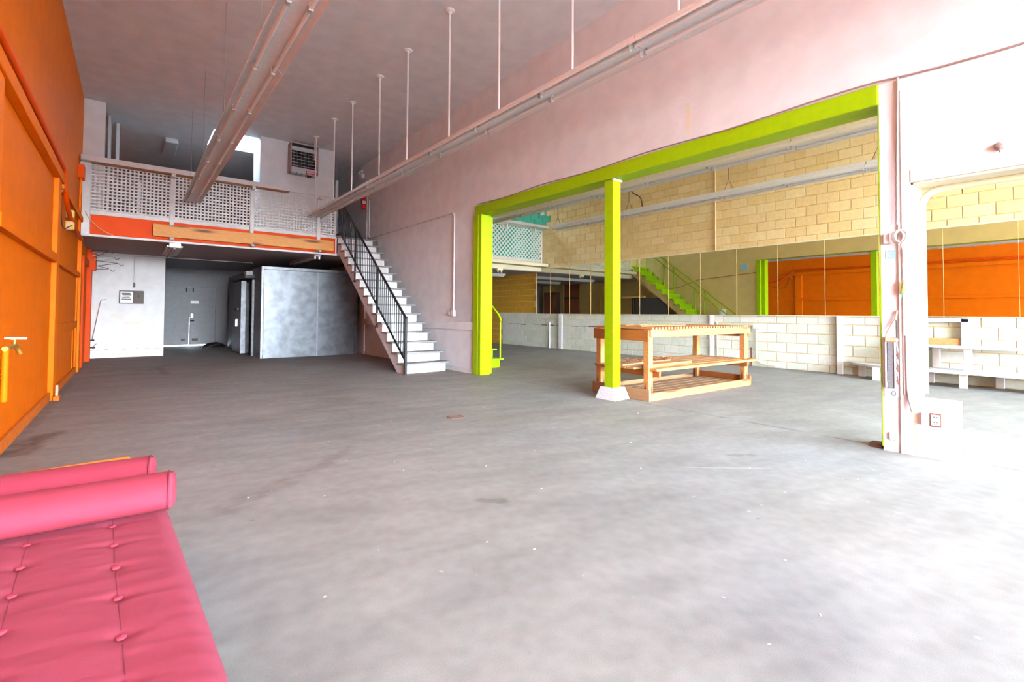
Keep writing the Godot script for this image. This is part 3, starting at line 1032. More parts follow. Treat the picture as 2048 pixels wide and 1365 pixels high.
	# extinguisher
	t = thing("fire_extinguisher", "red fire extinguisher hung on the wall at the head of the stairs", "extinguisher", Vector3(5.03, 4.08, -13.0))
	var st := start()
	add_lathe(st, [Vector2(0, 0), Vector2(0.055, 0.0), Vector2(0.062, 0.02), Vector2(0.062, 0.26), Vector2(0.05, 0.31), Vector2(0.022, 0.335), Vector2(0.02, 0.36), Vector2(0, 0.36)])
	build("cylinder", st, M.red_paint, t, Transform3D(Basis.IDENTITY, Vector3(5.04, 4.08, -13.0)))
	st = start()
	add_lathe(st, [Vector2(0.0635, 0.13), Vector2(0.0635, 0.22)])
	build("label_band", st, M.white_gloss, t, Transform3D(Basis.IDENTITY, Vector3(5.04, 4.08, -13.0)))
	box("valve", Vector3(5.015, 4.44, -13.03), Vector3(5.065, 4.48, -12.97), M.black, t)
	box("lever", Vector3(4.97, 4.475, -13.01), Vector3(5.07, 4.495, -12.99), M.red_paint, t)
	box("tag", Vector3(4.965, 4.36, -13.02), Vector3(4.97, 4.45, -12.96), M.yellow_tag, t)
	pipe("hose", bend([Vector3(5.02, 4.46, -13.0), Vector3(4.965, 4.44, -13.0), Vector3(4.97, 4.2, -13.0)], 0.03), 0.009, M.black, t)
	t = thing("emergency_light", "small white emergency light high in the corner above the stairs", "lamp", Vector3(5.07, 5.02, -13.3))
	box("case", Vector3(5.03, 5.0, -13.42), Vector3(XP, 5.14, -13.16), M.white_paint, t, 0.01)
	for z: float in [-13.38, -13.2]:
		st = start()
		add_lathe(st, [Vector2(0, -0.04), Vector2(0.035, -0.04), Vector2(0.05, 0.03), Vector2(0, 0.03)])
		build("lamp_head", st, M.white_gloss, t, Transform3D(Basis(Vector3.BACK, PI / 2.6), Vector3(5.04, 5.2, z)))
	t = thing("door_frame", "narrow white board standing on the mezzanine at the head of the stairs", "board", Vector3(4.4, 3.08, -13.35))
	box("board", Vector3(4.36, 3.08, -13.38), Vector3(4.44, 4.85, -13.34), M.white_gloss, t)
	pipe("pull_cord", [Vector3(4.4, 4.85, -13.36), Vector3(4.4, 5.39, -13.36)], 0.006, M.light_grey, t)
	# white wire on the fascia
	tag(pipe("loose_wire", bend([Vector3(XO + 0.1, 3.05, ZMEZ + 0.04), Vector3(-0.68, 2.92, ZMEZ + 0.05), Vector3(-0.5, 2.72, ZMEZ + 0.03), Vector3(-0.3, 2.63, ZMEZ + 0.02)], 0.1), 0.007, M.plaster_edge, null, 6), "thin pale wire drooping across the left end of the orange fascia", "wire")


func heater() -> void:
	var t := thing("unit_heater", "brown gas unit heater with a wire grille hung high on the white wall", "heater", Vector3(3.27, 4.55, -12.5))
	var x0 := 2.94
	var x1 := 3.6
	var y0 := 4.6
	var y1 := 5.32
	var zf := -12.34
	var zb := -12.61
	box("side_panel", Vector3(x0, y0, zb), Vector3(x0 + 0.03, y1, zf), M.heater_brown, t)
	box("side_panel", Vector3(x1 - 0.03, y0, zb), Vector3(x1, y1, zf), M.heater_brown, t)
	box("back_panel", Vector3(x0 + 0.03, y0, zb), Vector3(x1 - 0.03, y1, zb + 0.02), M.black, t)
	box("top_flange", Vector3(x0, y1, zb), Vector3(x1, y1 + 0.02, zf), M.light_grey, t)
	box("top_gap", Vector3(x0 + 0.03, y1 - 0.08, zf - 0.05), Vector3(x1 - 0.03, y1, zf - 0.04), M.black, t)
	box("upper_band", Vector3(x0 + 0.03, y1 - 0.18, zf - 0.03), Vector3(x1 - 0.03, y1 - 0.08, zf - 0.005), M.light_grey, t)
	var lb := box("lower_band", Vector3(x0 + 0.03, y0, zf - 0.03), Vector3(x1 - 0.03, y0 + 0.13, zf - 0.005), M.light_grey, t)
	for k in 7:
		var x := x0 + 0.08 + 0.084 * k
		box("vane", Vector3(x, y0 + 0.13, zf - 0.14), Vector3(x + 0.02, y1 - 0.18, zf - 0.04), M.dark_grey, t, 0.0)
	for k in 5:
		var y := y0 + 0.17 + 0.078 * k
		pipe("grille_wire", [Vector3(x0 + 0.03, y, zf - 0.01), Vector3(x1 - 0.03, y, zf - 0.01)], 0.005, M.light_grey, t, 6)
	for k in 8:
		var x := x0 + 0.07 + 0.075 * k
		pipe("grille_wire", [Vector3(x, y0 + 0.13, zf - 0.015), Vector3(x, y1 - 0.18, zf - 0.015)], 0.0035, M.dark_grey, t, 6)
	for k in 5:
		var x := x0 + 0.04 + 0.122 * k
		box("bottom_louvre", Vector3(x, y0 - 0.02, zb + 0.02), Vector3(x + 0.1, y0, zf), M.light_grey, t)
	box("burner_box", Vector3(x0 + 0.42, y0 - 0.06, zf - 0.12), Vector3(x0 + 0.5, y0 - 0.02, zf - 0.01), M.dark_brown, t)
	var plate := box("name_plate", Vector3(x1 - 0.3, y0 + 0.005, zf - 0.004), Vector3(x1 - 0.03, y0 + 0.075, zf + 0.004), M.red_paint, lb, 0.002)
	text("lettering", "REZNOR", 0.06, M.white_gloss, lb, Vector3(x1 - 0.165, y0 + 0.04, zf + 0.005), Basis.IDENTITY)
	plate.set_meta("label", "red name plate")
	pipe("gas_pipe", [Vector3(3.47, 4.95, -12.25), Vector3(3.47, CEIL, -12.25)], 0.008, M.white_paint, t)


func text(called: String, words: String, height: float, material: Material, parent: Node3D, at: Vector3, b: Basis) -> void:
	var tm := TextMesh.new()
	var f := SystemFont.new()
	f.font_names = PackedStringArray(["Droid Sans"])
	f.font_weight = 700
	tm.font = f
	tm.text = words
	tm.font_size = 64
	tm.pixel_size = height / 64.0
	tm.depth = 0.002
	put(called, tm, material, parent, Transform3D(b, at))


# ---------------------------------------------------------------- mezzanine of the block-walled bay

func far_mezzanine() -> void:
	var z := -12.05
	slabs("floor_mezzanine_yellow_bay", [[Vector3(XQ, 2.62, -18.4), Vector3(XM, 3.0, z - 0.06)]], M.cream_paint, "cream edge of the upper floor in the block-walled bay", "floor")
	slabs("ceiling_mezzanine_yellow_bay", [[Vector3(XQ, 2.58, -18.4), Vector3(XM, 2.62, z - 0.06)]], M.soffit_grey, "underside of the upper floor in the block-walled bay", "ceiling")
	var t := thing("fascia_board", "pair of cream boards along the edge of the far mezzanine under the diagonal lattice", "fascia", Vector3(8.6, 2.7, z))
	box("upper_board", Vector3(6.3, 2.74, z - 0.06), Vector3(XM - 0.01, 2.84, z + 0.3), M.cream_paint, t)
	box("lower_board", Vector3(6.3, 2.6, z - 0.06), Vector3(XM - 0.01, 2.74, z - 0.02), M.cream_paint, t)
	t = thing("railing_shelf", "white board capping the diagonal lattice of the far mezzanine", "rail", Vector3(8.6, 4.05, z))
	box("board", Vector3(6.3, 4.03, z - 0.06), Vector3(XM - 0.01, 4.12, z + 0.36), M.white_paint, t)
	for x: float in [8.0, 9.3, 10.5]:
		box("bracket", Vector3(x - 0.02, 3.9, z - 0.02), Vector3(x + 0.02, 4.03, z + 0.2), M.white_paint, t)
	# diagonal lattice
	t = thing("diagonal_lattice", "white diagonal lattice panel closing the far mezzanine", "lattice", Vector3(8.6, 2.84, z))
	var x0 := 6.3
	var x1 := XM - 0.05
	var y0 := 2.84
	var y1 := 4.0
	var h := y1 - y0
	var p := 0.148
	for s: float in [-1.0, 1.0]:
		var k := 0
		while true:
			var c: float = (x0 - h + p * k)
			k += 1
			if c > x1:
				break
			# line x = c + (y - y0) for s > 0, mirrored for s < 0
			var ya: float = y0 + maxf(0.0, x0 - c)
			var yb: float = y0 + minf(h, x1 - c)
			if yb - ya < 0.05:
				continue
			var a := Vector3(c + ya - y0, ya, z + 0.004 * s)
			var b := Vector3(c + yb - y0, yb, z + 0.004 * s)
			if s < 0.0:
				a.y = y0 + y1 - a.y
				b.y = y0 + y1 - b.y
			bar("slat", a, b, 0.034, 0.008, M.white_paint, t, 0.0)
	box("edge_strip", Vector3(x1 - 0.03, y0, z - 0.012), Vector3(x1 + 0.03, y1, z + 0.012), M.white_paint, t)
	# teal rear wall of that mezzanine
	slabs("wall_teal", [[Vector3(XQ, 3.0, -17.0), Vector3(XM, CEIL, -16.8)]], M.teal, "teal wall at the back of the far mezzanine", "wall")
	tag(box("paper_notice", Vector3(XM - 0.012, 4.55, -12.15), Vector3(XM - 0.004, 4.75, -11.95), M.white_paint), "small white notice stuck on the teal blocks", "notice", "white patches on the teal blocks")
	tag(box("paper_notice", Vector3(XM - 0.012, 4.42, -13.3), Vector3(XM - 0.004, 4.54, -13.2), M.white_paint), "smaller white switch plate on the teal blocks", "notice", "white patches on the teal blocks")
	# lamp under the far mezzanine
	t = thing("under_floor_light", "small cream lamp holder under the edge of the far mezzanine", "lamp", Vector3(9.1, 2.6, z + 0.1))
	box("holder", Vector3(9.0, 2.52, z + 0.0), Vector3(9.22, 2.6, z + 0.08), M.cream_paint, t)
	for x: float in [9.03, 9.17]:
		box("prong", Vector3(x, 2.46, z + 0.02), Vector3(x + 0.03, 2.52, z + 0.06), M.cream_paint, t)
	for k in 2:
		t = thing("under_floor_strip", "long unlit strip lamp under the far mezzanine, the %s one" % ["nearer", "farther"][k], "lamp", Vector3(8.5, 2.5, -13.4 - 2.0 * k), 0, "strip lamps under the far mezzanine")
		box("body", Vector3(7.0, 2.5, -13.46 - 2.0 * k), Vector3(10.4, 2.57, -13.34 - 2.0 * k), M.lamp_white, t)
		pipe("tube", [Vector3(7.05, 2.48, -13.4 - 2.0 * k), Vector3(10.35, 2.48, -13.4 - 2.0 * k)], 0.016, M.tube_glass, t)
	# brown doors and boards below, seen in the mirror
	t = thing("brown_door", "brown panelled door under the far mezzanine, seen in the mirror", "door", Vector3(XQ, 0, -16.2))
	box("leaf", Vector3(XQ, 0, -16.75), Vector3(XQ + 0.04, 2.58, -15.75), M.door_brown, t)
	box("rail", Vector3(XQ + 0.04, 1.86, -16.75), Vector3(XQ + 0.055, 1.96, -15.75), M.dark_brown, t)
	box("frame", Vector3(XQ, 0, -16.83), Vector3(XQ + 0.06, 2.58, -16.76), M.cream_paint, t)
	t = thing("brown_cupboard", "darker brown cupboard beyond the brown door, seen in the mirror", "cupboard", Vector3(XQ, 0, -17.3))
	box("body", Vector3(XQ, 0, -17.95), Vector3(XQ + 0.3, 2.2, -17.1), M.dark_brown, t)
	box("door", Vector3(XQ + 0.3, 0.05, -17.92), Vector3(XQ + 0.32, 2.15, -17.13), M.door_brown, t)
	tag(pipe("stand_pipe", [Vector3(XQ + 0.06, 0, -14.4), Vector3(XQ + 0.06, 2.3, -14.4)], 0.03, M.yellow_wall), "yellow-painted pipe below the far mezzanine, seen in the mirror", "pipe")


# ---------------------------------------------------------------- back of the main bay: cold room, doors, stub wall

func back_of_shop() -> void:
	slabs("wall_stub", [[Vector3(XO, 0, -15.6), Vector3(0.66, 2.6, -15.4)], [Vector3(0.46, 0, ZB), Vector3(0.66, 2.6, -15.6)]], M.stub_paint, "stained white wall stub with the breaker panel", "wall")
	var ws := get_node("wall_stub")
	box("curb", Vector3(XO, 0, -15.4), Vector3(0.66, 0.19, -15.385), M.stub_paint, ws)
	# broken plaster along the curb and stains
	var st := start()
	for k in 26:
		var x := -0.78 + 0.055 * k
		if k in [4, 8, 9, 13]:
			continue
		add_box(st, Vector3(x, 0.19 + 0.015 * sin(k * 1.7), -15.402), Vector3(x + 0.05, 0.197 + 0.015 * sin(k * 1.7), -15.3985))
	build("chipped_line", st, M.dark_brown, ws)
	# back doors
	for k in 2:
		var t := thing("door_%d" % (k + 1), "grey steel back door, the %s leaf with light leaking below" % ["left" if k == 0 else "right"], "door", Vector3(1.14 + 0.77 * k, 0, ZB - 0.06))
		t.set_meta("kind", "structure")
		var x0 := 0.75 + 0.775 * k
		var d := box("leaf", Vector3(x0, 0.028, ZB - 0.1), Vector3(x0 + 0.765, 2.0, ZB - 0.05), M.door_grey, t)
		box("bolt", Vector3(x0 + (0.66 if k == 0 else 0.07), 1.82, ZB - 0.05), Vector3(x0 + (0.69 if k == 0 else 0.1), 1.95, ZB - 0.03), M.black, d)
		box("kick_stain", Vector3(x0 + (0.55 if k == 0 else 0.08), 0.16, ZB - 0.0505), Vector3(x0 + (0.66 if k == 0 else 0.25), 0.24, ZB - 0.0485), M.dark_brown, d, 0.0)
		if k == 1:
			box("astragal", Vector3(x0 - 0.035, 0.95, ZB - 0.05), Vector3(x0 + 0.015, 1.98, ZB - 0.044), M.door_grey, d)
			box("exit_plate", Vector3(x0 + 0.02, 1.42, ZB - 0.05), Vector3(x0 + 0.25, 1.52, ZB - 0.04), M.white_gloss, d)
			box("lock_plate", Vector3(x0 + 0.03, 0.93, ZB - 0.05), Vector3(x0 + 0.1, 1.08, ZB - 0.035), M.zinc, d)
			box("handle", Vector3(x0 + 0.02, 0.82, ZB - 0.05), Vector3(x0 + 0.13, 0.86, ZB - 0.01), M.black, d)
	var fr := start()
	add_box(fr, Vector3(0.62, 1.985, ZB - 0.048), Vector3(2.42, 2.1, ZB + 0.02))
	add_box(fr, Vector3(2.265, 0.05, ZB - 0.048), Vector3(2.42, 1.985, ZB + 0.02))
	add_box(fr, Vector3(0.67, 0, ZB - 0.048), Vector3(0.765, 1.985, ZB + 0.02))
	structure(build("trim_1", fr, M.door_grey), "grey frame round the double back doors", "trim")
	# cold room
	var t := thing("cold_room", "galvanised sheet metal walk-in cold room under the mezzanine", "cold room", Vector3(3.7, 0, -15))
	var x0 := 2.5
	var x1 := 4.92
	var zf := -13.05
	var zb := -18.2
	var h := 2.3
	box("front_panel", Vector3(x0 + 0.05, 0.0, zf - 0.1), Vector3(3.84, h - 0.08, zf), M.steel, t, 0.003)
	box("front_panel", Vector3(3.845, 0.0, zf - 0.1), Vector3(x1 - 0.09, h - 0.08, zf), M.steel, t, 0.003)
	box("front_panel", Vector3(x1 - 0.085, 0.0, zf - 0.1), Vector3(x1, h - 0.08, zf), M.steel, t, 0.003)
	box("corner_trim", Vector3(x0 - 0.012, 0, zf - 0.1), Vector3(x0 + 0.045, h, zf + 0.006), M.steel_edge, t)
	box("top_trim", Vector3(x0 - 0.012, h - 0.075, zf - 0.1), Vector3(x1, h, zf + 0.008), M.steel_edge, t)
	box("seam_strip", Vector3(3.825, 0, zf), Vector3(3.86, h - 0.08, zf + 0.004), M.steel_edge, t, 0.0)
	box("side_panel", Vector3(x0, 0, -14.0), Vector3(x0 + 0.1, h, zf - 0.1), M.steel, t)
	box("side_panel", Vector3(x0, 0, zb), Vector3(x0 + 0.1, h, -15.1), M.steel, t)
	box("side_panel", Vector3(x0, 1.98, -15.1), Vector3(x0 + 0.1, h, -14.0), M.steel, t)
	box("roof_panel", Vector3(x0 + 0.02, h - 0.1, zb), Vector3(x1, h - 0.01, zf - 0.1), M.steel, t)
	box("right_panel", Vector3(x1 - 0.1, 0, zb), Vector3(x1, h - 0.1, zf - 0.1), M.steel, t)
	box("rear_panel", Vector3(x0 + 0.1, 0, zb), Vector3(x1 - 0.1, h - 0.1, zb + 0.1), M.steel, t)
	box("door_jamb", Vector3(x0 - 0.05, 0, -14.08), Vector3(x0 + 0.1, 2.0, -13.95), M.steel_edge, t)
	var dr := box("sliding_door", Vector3(x0 - 0.2, 0.03, -15.9), Vector3(x0 - 0.08, 2.0, -14.62), M.steel_edge, t)
	box("latch", Vector3(x0 - 0.26, 1.2, -15.2), Vector3(x0 - 0.2, 1.26, -14.9), M.dark_grey, dr)
	box("latch", Vector3(x0 - 0.26, 0.75, -15.1), Vector3(x0 - 0.2, 0.95, -15.05), M.zinc, dr)
	box("door_track", Vector3(x0 - 0.22, 2.04, -16.2), Vector3(x0, 2.12, -13.95), M.dark_grey, t)
	box("track_cover", Vector3(x0 - 0.16, 2.12, -14.5), Vector3(x0, 2.24, -14.2), M.light_grey, t)
	# dark lump lying at the right end of the door sill
	t = thing("dark_bundle", "dark crumpled bundle on the floor by the back doors", "bundle", Vector3(2.3, 0, -18.3))
	st = start()
	add_lathe(st, [Vector2(0.0, 0), Vector2(0.3, 0.0), Vector2(0.32, 0.05), Vector2(0.2, 0.12), Vector2(0.08, 0.15), Vector2(0, 0.15)], 11)
	build("cloth", st, M.black, t, Transform3D(Basis.from_scale(Vector3(1.0, 1, 0.7)), Vector3(2.12, 0, -18.2)))
	bar("handle", Vector3(1.75, 0.015, -17.6), Vector3(2.3, 0.12, -18.1), 0.05, 0.025, M.dark_grey, t)
	# breaker panel
	t = thing("breaker_panel", "dark brown breaker panel with a white label sheet on the stub wall", "panel", Vector3(0, 1.35, -15.39))
	box("case", Vector3(-0.26, 1.345, -15.4), Vector3(0.23, 1.675, -15.37), M.dark_brown, t)
	var lab := box("label_sheet", Vector3(-0.235, 1.37, -15.37), Vector3(0.01, 1.65, -15.366), M.white_gloss, t, 0.0)
	for k in 5:
		box("breaker_row", Vector3(-0.21 + 0.012 * (k % 2), 1.45 + 0.036 * k, -15.366), Vector3(-0.02 - 0.02 * (k % 3), 1.472 + 0.036 * k, -15.362), M.black if k != 2 else M.dark_grey, lab, 0.0)
	box("door", Vector3(0.03, 1.35, -15.37), Vector3(0.225, 1.67, -15.36), M.dark_brown, t)
	box("latch", Vector3(0.12, 1.5, -15.36), Vector3(0.135, 1.57, -15.352), M.black, t)
	t = thing("wall_conduit", "metal conduit dropping to a valve above the breaker panel", "pipe", Vector3(0.03, 1.76, -15.37))
	pipe("tube", bend([Vector3(0.03, 1.86, -15.37), Vector3(0.03, 2.56, -15.37), Vector3(0.66, 2.57, -15.37), Vector3(2.7, 2.57, -15.37)], 0.08), 0.012, M.zinc, t)
	box("valve", Vector3(0.01, 1.76, -15.39), Vector3(0.05, 1.88, -15.35), M.dark_brown, t)
	t = thing("walking_cane", "thin bent rod leaning against the white stub wall", "rod", Vector3(-0.74, 0.45, -15.36))
	pipe("rod", bend([Vector3(-0.74, 0.46, -15.36), Vector3(-0.6, 1.43, -15.36), Vector3(-0.5, 1.44, -15.36)], 0.04), 0.008, M.heater_brown, t)
	box("foot", Vector3(-0.8, 0.43, -15.4), Vector3(-0.7, 0.46, -15.34), M.black, t)
	t = thing("floor_clip", "small dark wall hook below the leaning rod", "hook", Vector3(-0.74, 0.25, -15.37))
	box("base", Vector3(-0.78, 0.25, -15.4), Vector3(-0.68, 0.28, -15.34), M.black, t)
	pipe("arm", [Vector3(-0.73, 0.27, -15.36), Vector3(-0.66, 0.36, -15.36)], 0.007, M.heater_brown, t)
	# coat hangers hooked under the mezzanine
	for k in 4:
		t = thing("wire_hanger", "%s tangled wire hanger under the mezzanine beside the orange wall" % ["topmost", "second", "third", "lowest"][k], "hanger", Vector3(-0.55, 2.4, -14.6), 0, "tangled wire hangers")
		var y := 2.53 - 0.1 * k
		var z := -14.3 - 0.15 * k
		var x := XO + 0.1
		var l := 0.3 + 0.08 * (k % 3)
		pipe("wire", bend([Vector3(x, y, z), Vector3(x + l, y + 0.02 - 0.03 * k, z), Vector3(x + l * 0.55, y - 0.08, z), Vector3(x + 0.03, y - 0.14 + 0.05 * (k % 2), z)], 0.04), 0.007, M.dark_grey if k != 1 else M.zinc, t, 6)
		pipe("hook", bend([Vector3(x + l, y + 0.02 - 0.03 * k, z), Vector3(x + l + 0.05, y - 0.03 * k - 0.05, z), Vector3(x + l + 0.09, y - 0.03 * k, z)], 0.03), 0.007, M.dark_grey, t, 6)
	# lamps under the mezzanine
	t = thing("under_floor_light", "ribbed wraparound lamp under the mezzanine near the breaker panel", "lamp", Vector3(0.66, 2.55, -13.2))
	box("end_cap", Vector3(0.58, 2.5, -12.22), Vector3(0.78, 2.6, -12.17), M.white_gloss, t)
	box("channel", Vector3(0.6, 2.55, -14.3), Vector3(0.76, 2.6, -12.22), M.lamp_white, t)
	for k in 5:
		var x := 0.535 + 0.06 * k
		box("lens_rib", Vector3(x, 2.475 + 0.02 * absf(k - 2), -14.28), Vector3(x + 0.045, 2.51 + 0.02 * absf(k - 2), -12.24), M.lamp_white, t, 0.008)
	t = thing("under_floor_strip", "dark strip lamp under the mezzanine above the cold room", "lamp", Vector3(3.4, 2.55, -13.2))
	box("channel", Vector3(3.5, 2.54, -14.6), Vector3(3.66, 2.6, -12.2), M.soffit_grey, t)
	for x: float in [3.52, 3.62]:
		pipe("tube", [Vector3(x, 2.52, -14.55), Vector3(x, 2.52, -12.25)], 0.018, M.tube_glass, t)
		box("lamp_holder", Vector3(x - 0.02, 2.48, -12.25), Vector3(x + 0.02, 2.56, -12.2), M.white_gloss, t)


# ---------------------------------------------------------------- stairs

func flight(t: Node3D, x0: float, x1: float, zr: float, m_tread: Material, m_riser: Material, m_string: Material) -> void:
	var rise := 0.1925
	var run := 0.2535
	for i in range(1, 17):
		var z := zr - run * (i - 1)
		box("riser", Vector3(x0 + 0.03, rise * (i - 1), z - 0.02), Vector3(x1 - 0.09, rise * i - 0.035, z), m_riser, t, 0.003)
		if i < 16:
			box("tread", Vector3(x0, rise * i - 0.035, z - run - 0.0), Vector3(x1, rise * i, z + 0.03), m_tread, t, 0.006)
		else:
			box("tread", Vector3(x0, rise * i - 0.035, z - 0.1), Vector3(x1, rise * i, z + 0.03), m_tread, t, 0.006)
	var pts := [Vector2(zr - 0.02, 0.0)]
	for i in range(1, 17):
		pts.append(Vector2(zr - 0.02 - run * (i - 1), rise * i - 0.036))
		if i < 16:
			pts.append(Vector2(zr - 0.02 - run * i, rise * i - 0.036))
	pts.append(Vector2(zr - 0.02 - run * 15.35, rise * 15.9))
	pts.append(Vector2(zr - 0.02 - run * 15.35, 2.72))
	pts.append(Vector2(zr - 0.34, 0.0))
	for x: float in [x0 + 0.05, x1 - 0.14]:
		var st := start()
		add_prism(st, pts, Basis(Vector3.BACK, Vector3.UP, Vector3.LEFT), Vector3(0.05, 0, 0), 0.05)
		build("stringer", st, m_string, t, Transform3D(Basis.IDENTITY, Vector3(x, 0, 0)))


func stairs_white() -> void:
	var t := thing("staircase", "white wooden staircase with grey treads rising to the mezzanine", "stairs", Vector3(4.5, 0, -8.3))
	flight(t, 4.0, 5.03, -8.28, M.grey_tread, M.white_paint, M.white_wall)
	t = thing("stair_railing", "black iron stair railing with thin upright bars", "railing", Vector3(4.03, 0, -8.25))
	var x := 4.03
	var za := -8.22
	var zb := -11.72
	var top := func(z: float) -> float: return 1.06 + (za - z) / (za - zb) * 2.74 if z > zb else 3.8
	var low := func(z: float) -> float: return 0.25 + (za - z) / (za - zb - 0.0) * 2.74 if z > -11.9 else 3.12
	bar("handrail", Vector3(x, 1.06, za), Vector3(x, 3.8, zb), 0.045, 0.035, M.black_iron, t, 0.008)
	bar("handrail", Vector3(x, 3.8, zb), Vector3(x, 3.8, -12.28), 0.045, 0.035, M.black_iron, t, 0.008)
	bar("bottom_rail", Vector3(x, 0.25, za), Vector3(x, low.call(-11.88), -11.88), 0.03, 0.03, M.black_iron, t)
	bar("bottom_rail", Vector3(x, 3.13, -11.88), Vector3(x, 3.12, -12.28), 0.03, 0.03, M.black_iron, t)
	bar("newel", Vector3(x, 0.0, za), Vector3(x, 1.07, za), 0.05, 0.05, M.black_iron, t, 0.004)
	bar("newel", Vector3(x, 3.08, -12.28), Vector3(x, 3.8, -12.28), 0.045, 0.045, M.black_iron, t, 0.004)
	for z: float in [-9.57, -10.87]:
		var p := bar("post", Vector3(x, low.call(z) - 0.42, z), Vector3(x, top.call(z), z), 0.035, 0.035, M.black_iron, t)
		bar("foot", Vector3(x - 0.035, low.call(z) - 0.44, z), Vector3(x + 0.06, low.call(z) - 0.44, z), 0.04, 0.04, M.black_iron, p)
	for k in 40:
		var z := za - 0.1 - 0.1 * k
		if z < -12.25:
			break
		bar("baluster", Vector3(x, low.call(z), z), Vector3(x, top.call(z), z), 0.014, 0.014, M.black_iron, t, 0.0)
	st_ball(t, Vector3(x, 1.07, za + 0.01))


func st_ball(t: Node3D, p: Vector3) -> void:
	var st := start()
	add_lathe(st, [Vector2(0, -0.03), Vector2(0.022, -0.022), Vector2(0.03, 0), Vector2(0.022, 0.022), Vector2(0, 0.03)], 10)
	build("rail_end", st, M.black_iron, t, Transform3D(Basis.IDENTITY, p))


func stairs_lime() -> void:
	var t := thing("lime_staircase", "lime green staircase rising behind the far lime post, also seen in the mirror", "stairs", Vector3(5.8, 0, -8.1))
	flight(t, XQ + 0.01, 6.28, -8.12, M.lime_green, M.lime, M.yellow_wall)
	for k in 2:
		var x: float = [6.14, 5.56][k]
		t = thing("lime_handrail", "lime green tube handrail on the %s of the lime stairs" % ["outer side", "wall side"][k], "handrail", Vector3(x, 0, -8.1), 0, "lime handrails")
		pipe("rail", bend([Vector3(x, 0.99, -8.02), Vector3(x, 1.12, -8.1), Vector3(x, 4.05, -11.95)], 0.05), 0.022, M.lime, t)
		for i in [0, 5, 10, 15]:
			var z: float = -8.05 - 0.2535 * i
			pipe("post", [Vector3(x, 0.1925 * (i + 1), z), Vector3(x, 1.05 + 0.761 * (-8.05 - z), z)], 0.018, M.lime, t)
	# panel and board closing the space under the stairs
	t = thing("under_stair_panel", "grey panel with a yellow board under the lime stairs, seen in the mirror", "panel", Vector3(6.1, 0, -11.4))
	box("panel", Vector3(6.1, 0, -12.0), Vector3(6.13, 1.8, -10.5), M.dark_grey, t)
	box("board", Vector3(6.08, 1.8, -13.2), Vector3(6.2, 1.88, -11.5), M.yellow_wall, t)
	box("upright", Vector3(6.08, 0, -12.12), Vector3(6.16, 1.8, -12.02), M.dark_brown, t)
	t = thing("waste_bin", "small white bin standing on a box against the yellow wall, seen in the mirror", "bin", Vector3(XQ + 0.2, 0, -7.9))
	var st := start()
	add_lathe(st, [Vector2(0, 0.0), Vector2(0.1, 0.0), Vector2(0.13, 0.3), Vector2(0.11, 0.3), Vector2(0.09, 0.02), Vector2(0, 0.02)], 18)
	build("bin", st, M.white_gloss, t, Transform3D(Basis.IDENTITY, Vector3(XQ + 0.17, 1.06, -8.62)))
	box("wall_shelf", Vector3(XQ, 1.02, -8.8), Vector3(XQ + 0.32, 1.06, -8.44), M.yellow_wall, t)
	tag(box("wall_vent", Vector3(XQ, 2.7, -8.05), Vector3(XQ + 0.03, 2.92, -7.82), M.tag_blue), "pale blue square plate on the yellow wall, seen in the mirror", "plate")
	tag(pipe("wall_cable", bend([Vector3(XQ + 0.02, 2.6, -7.5), Vector3(XQ + 0.02, 2.45, -9.7), Vector3(XQ + 0.02, 2.2, -10.4), Vector3(XQ + 0.02, 2.15, -11.8)], 0.15), 0.012, M.underside, null, 6), "brown cable along the yellow wall above the lime stairs, seen in the mirror", "cable")


# ---------------------------------------------------------------- fluorescent strips

func strip(x: float, y: float, z0: float, z1: float, label: String, group: String) -> Node3D:
	# y is the bottom of the middle channel; the lamps run along z
	var t := thing("strip_light", label, "lamp", Vector3(x, y, (z0 + z1) / 2.0), 0, group)
	var len := z1 - z0 - 0.012
	var c := Vector3(x, y, z0 + 0.006)
	var st := start()
	add_prism(st, [Vector2(-0.06, 0.0), Vector2(0.06, 0.0), Vector2(0.06, 0.015), Vector2(0.05, 0.09), Vector2(-0.05, 0.09), Vector2(-0.06, 0.015)], Basis(Vector3.RIGHT, Vector3.UP, Vector3.BACK), Vector3(0, 0, -len / 2.0), len)
	build("channel", st, M.lamp_white, t, Transform3D(Basis.IDENTITY, c + Vector3(0, 0, len / 2.0)))
	for s: float in [-1.0, 1.0]:
		st = start()
		var prof := [Vector2(s * 0.06, 0.012), Vector2(s * 0.1, 0.018), Vector2(s * 0.152, -0.03), Vector2(s * 0.152, -0.045), Vector2(s * 0.156, -0.045), Vector2(s * 0.156, -0.026), Vector2(s * 0.102, 0.024), Vector2(s * 0.06, 0.018)]
		add_prism(st, prof, Basis(Vector3.RIGHT, Vector3.UP, Vector3.BACK), Vector3(0, 0, -len / 2.0), len)
		build("reflector", st, M.lamp_white, t, Transform3D(Basis.IDENTITY, c + Vector3(0, 0, len / 2.0)))
		for k in 2:
			var a := z0 + 0.03 + k * (z1 - z0) / 2.0
			var b := a + (z1 - z0) / 2.0 - 0.06
			pipe("tube", [Vector3(x + s * 0.077, y - 0.03, a), Vector3(x + s * 0.077, y - 0.03, b)], 0.017, M.tube_glass, t, 10)
			for e: float in [a - 0.012, b]:
				box("lamp_holder", Vector3(x + s * 0.077 - 0.018, y - 0.052, e), Vector3(x + s * 0.077 + 0.018, y + 0.015, e + 0.012), M.zinc if k == 0 else M.white_gloss, t, 0.004)
	return t


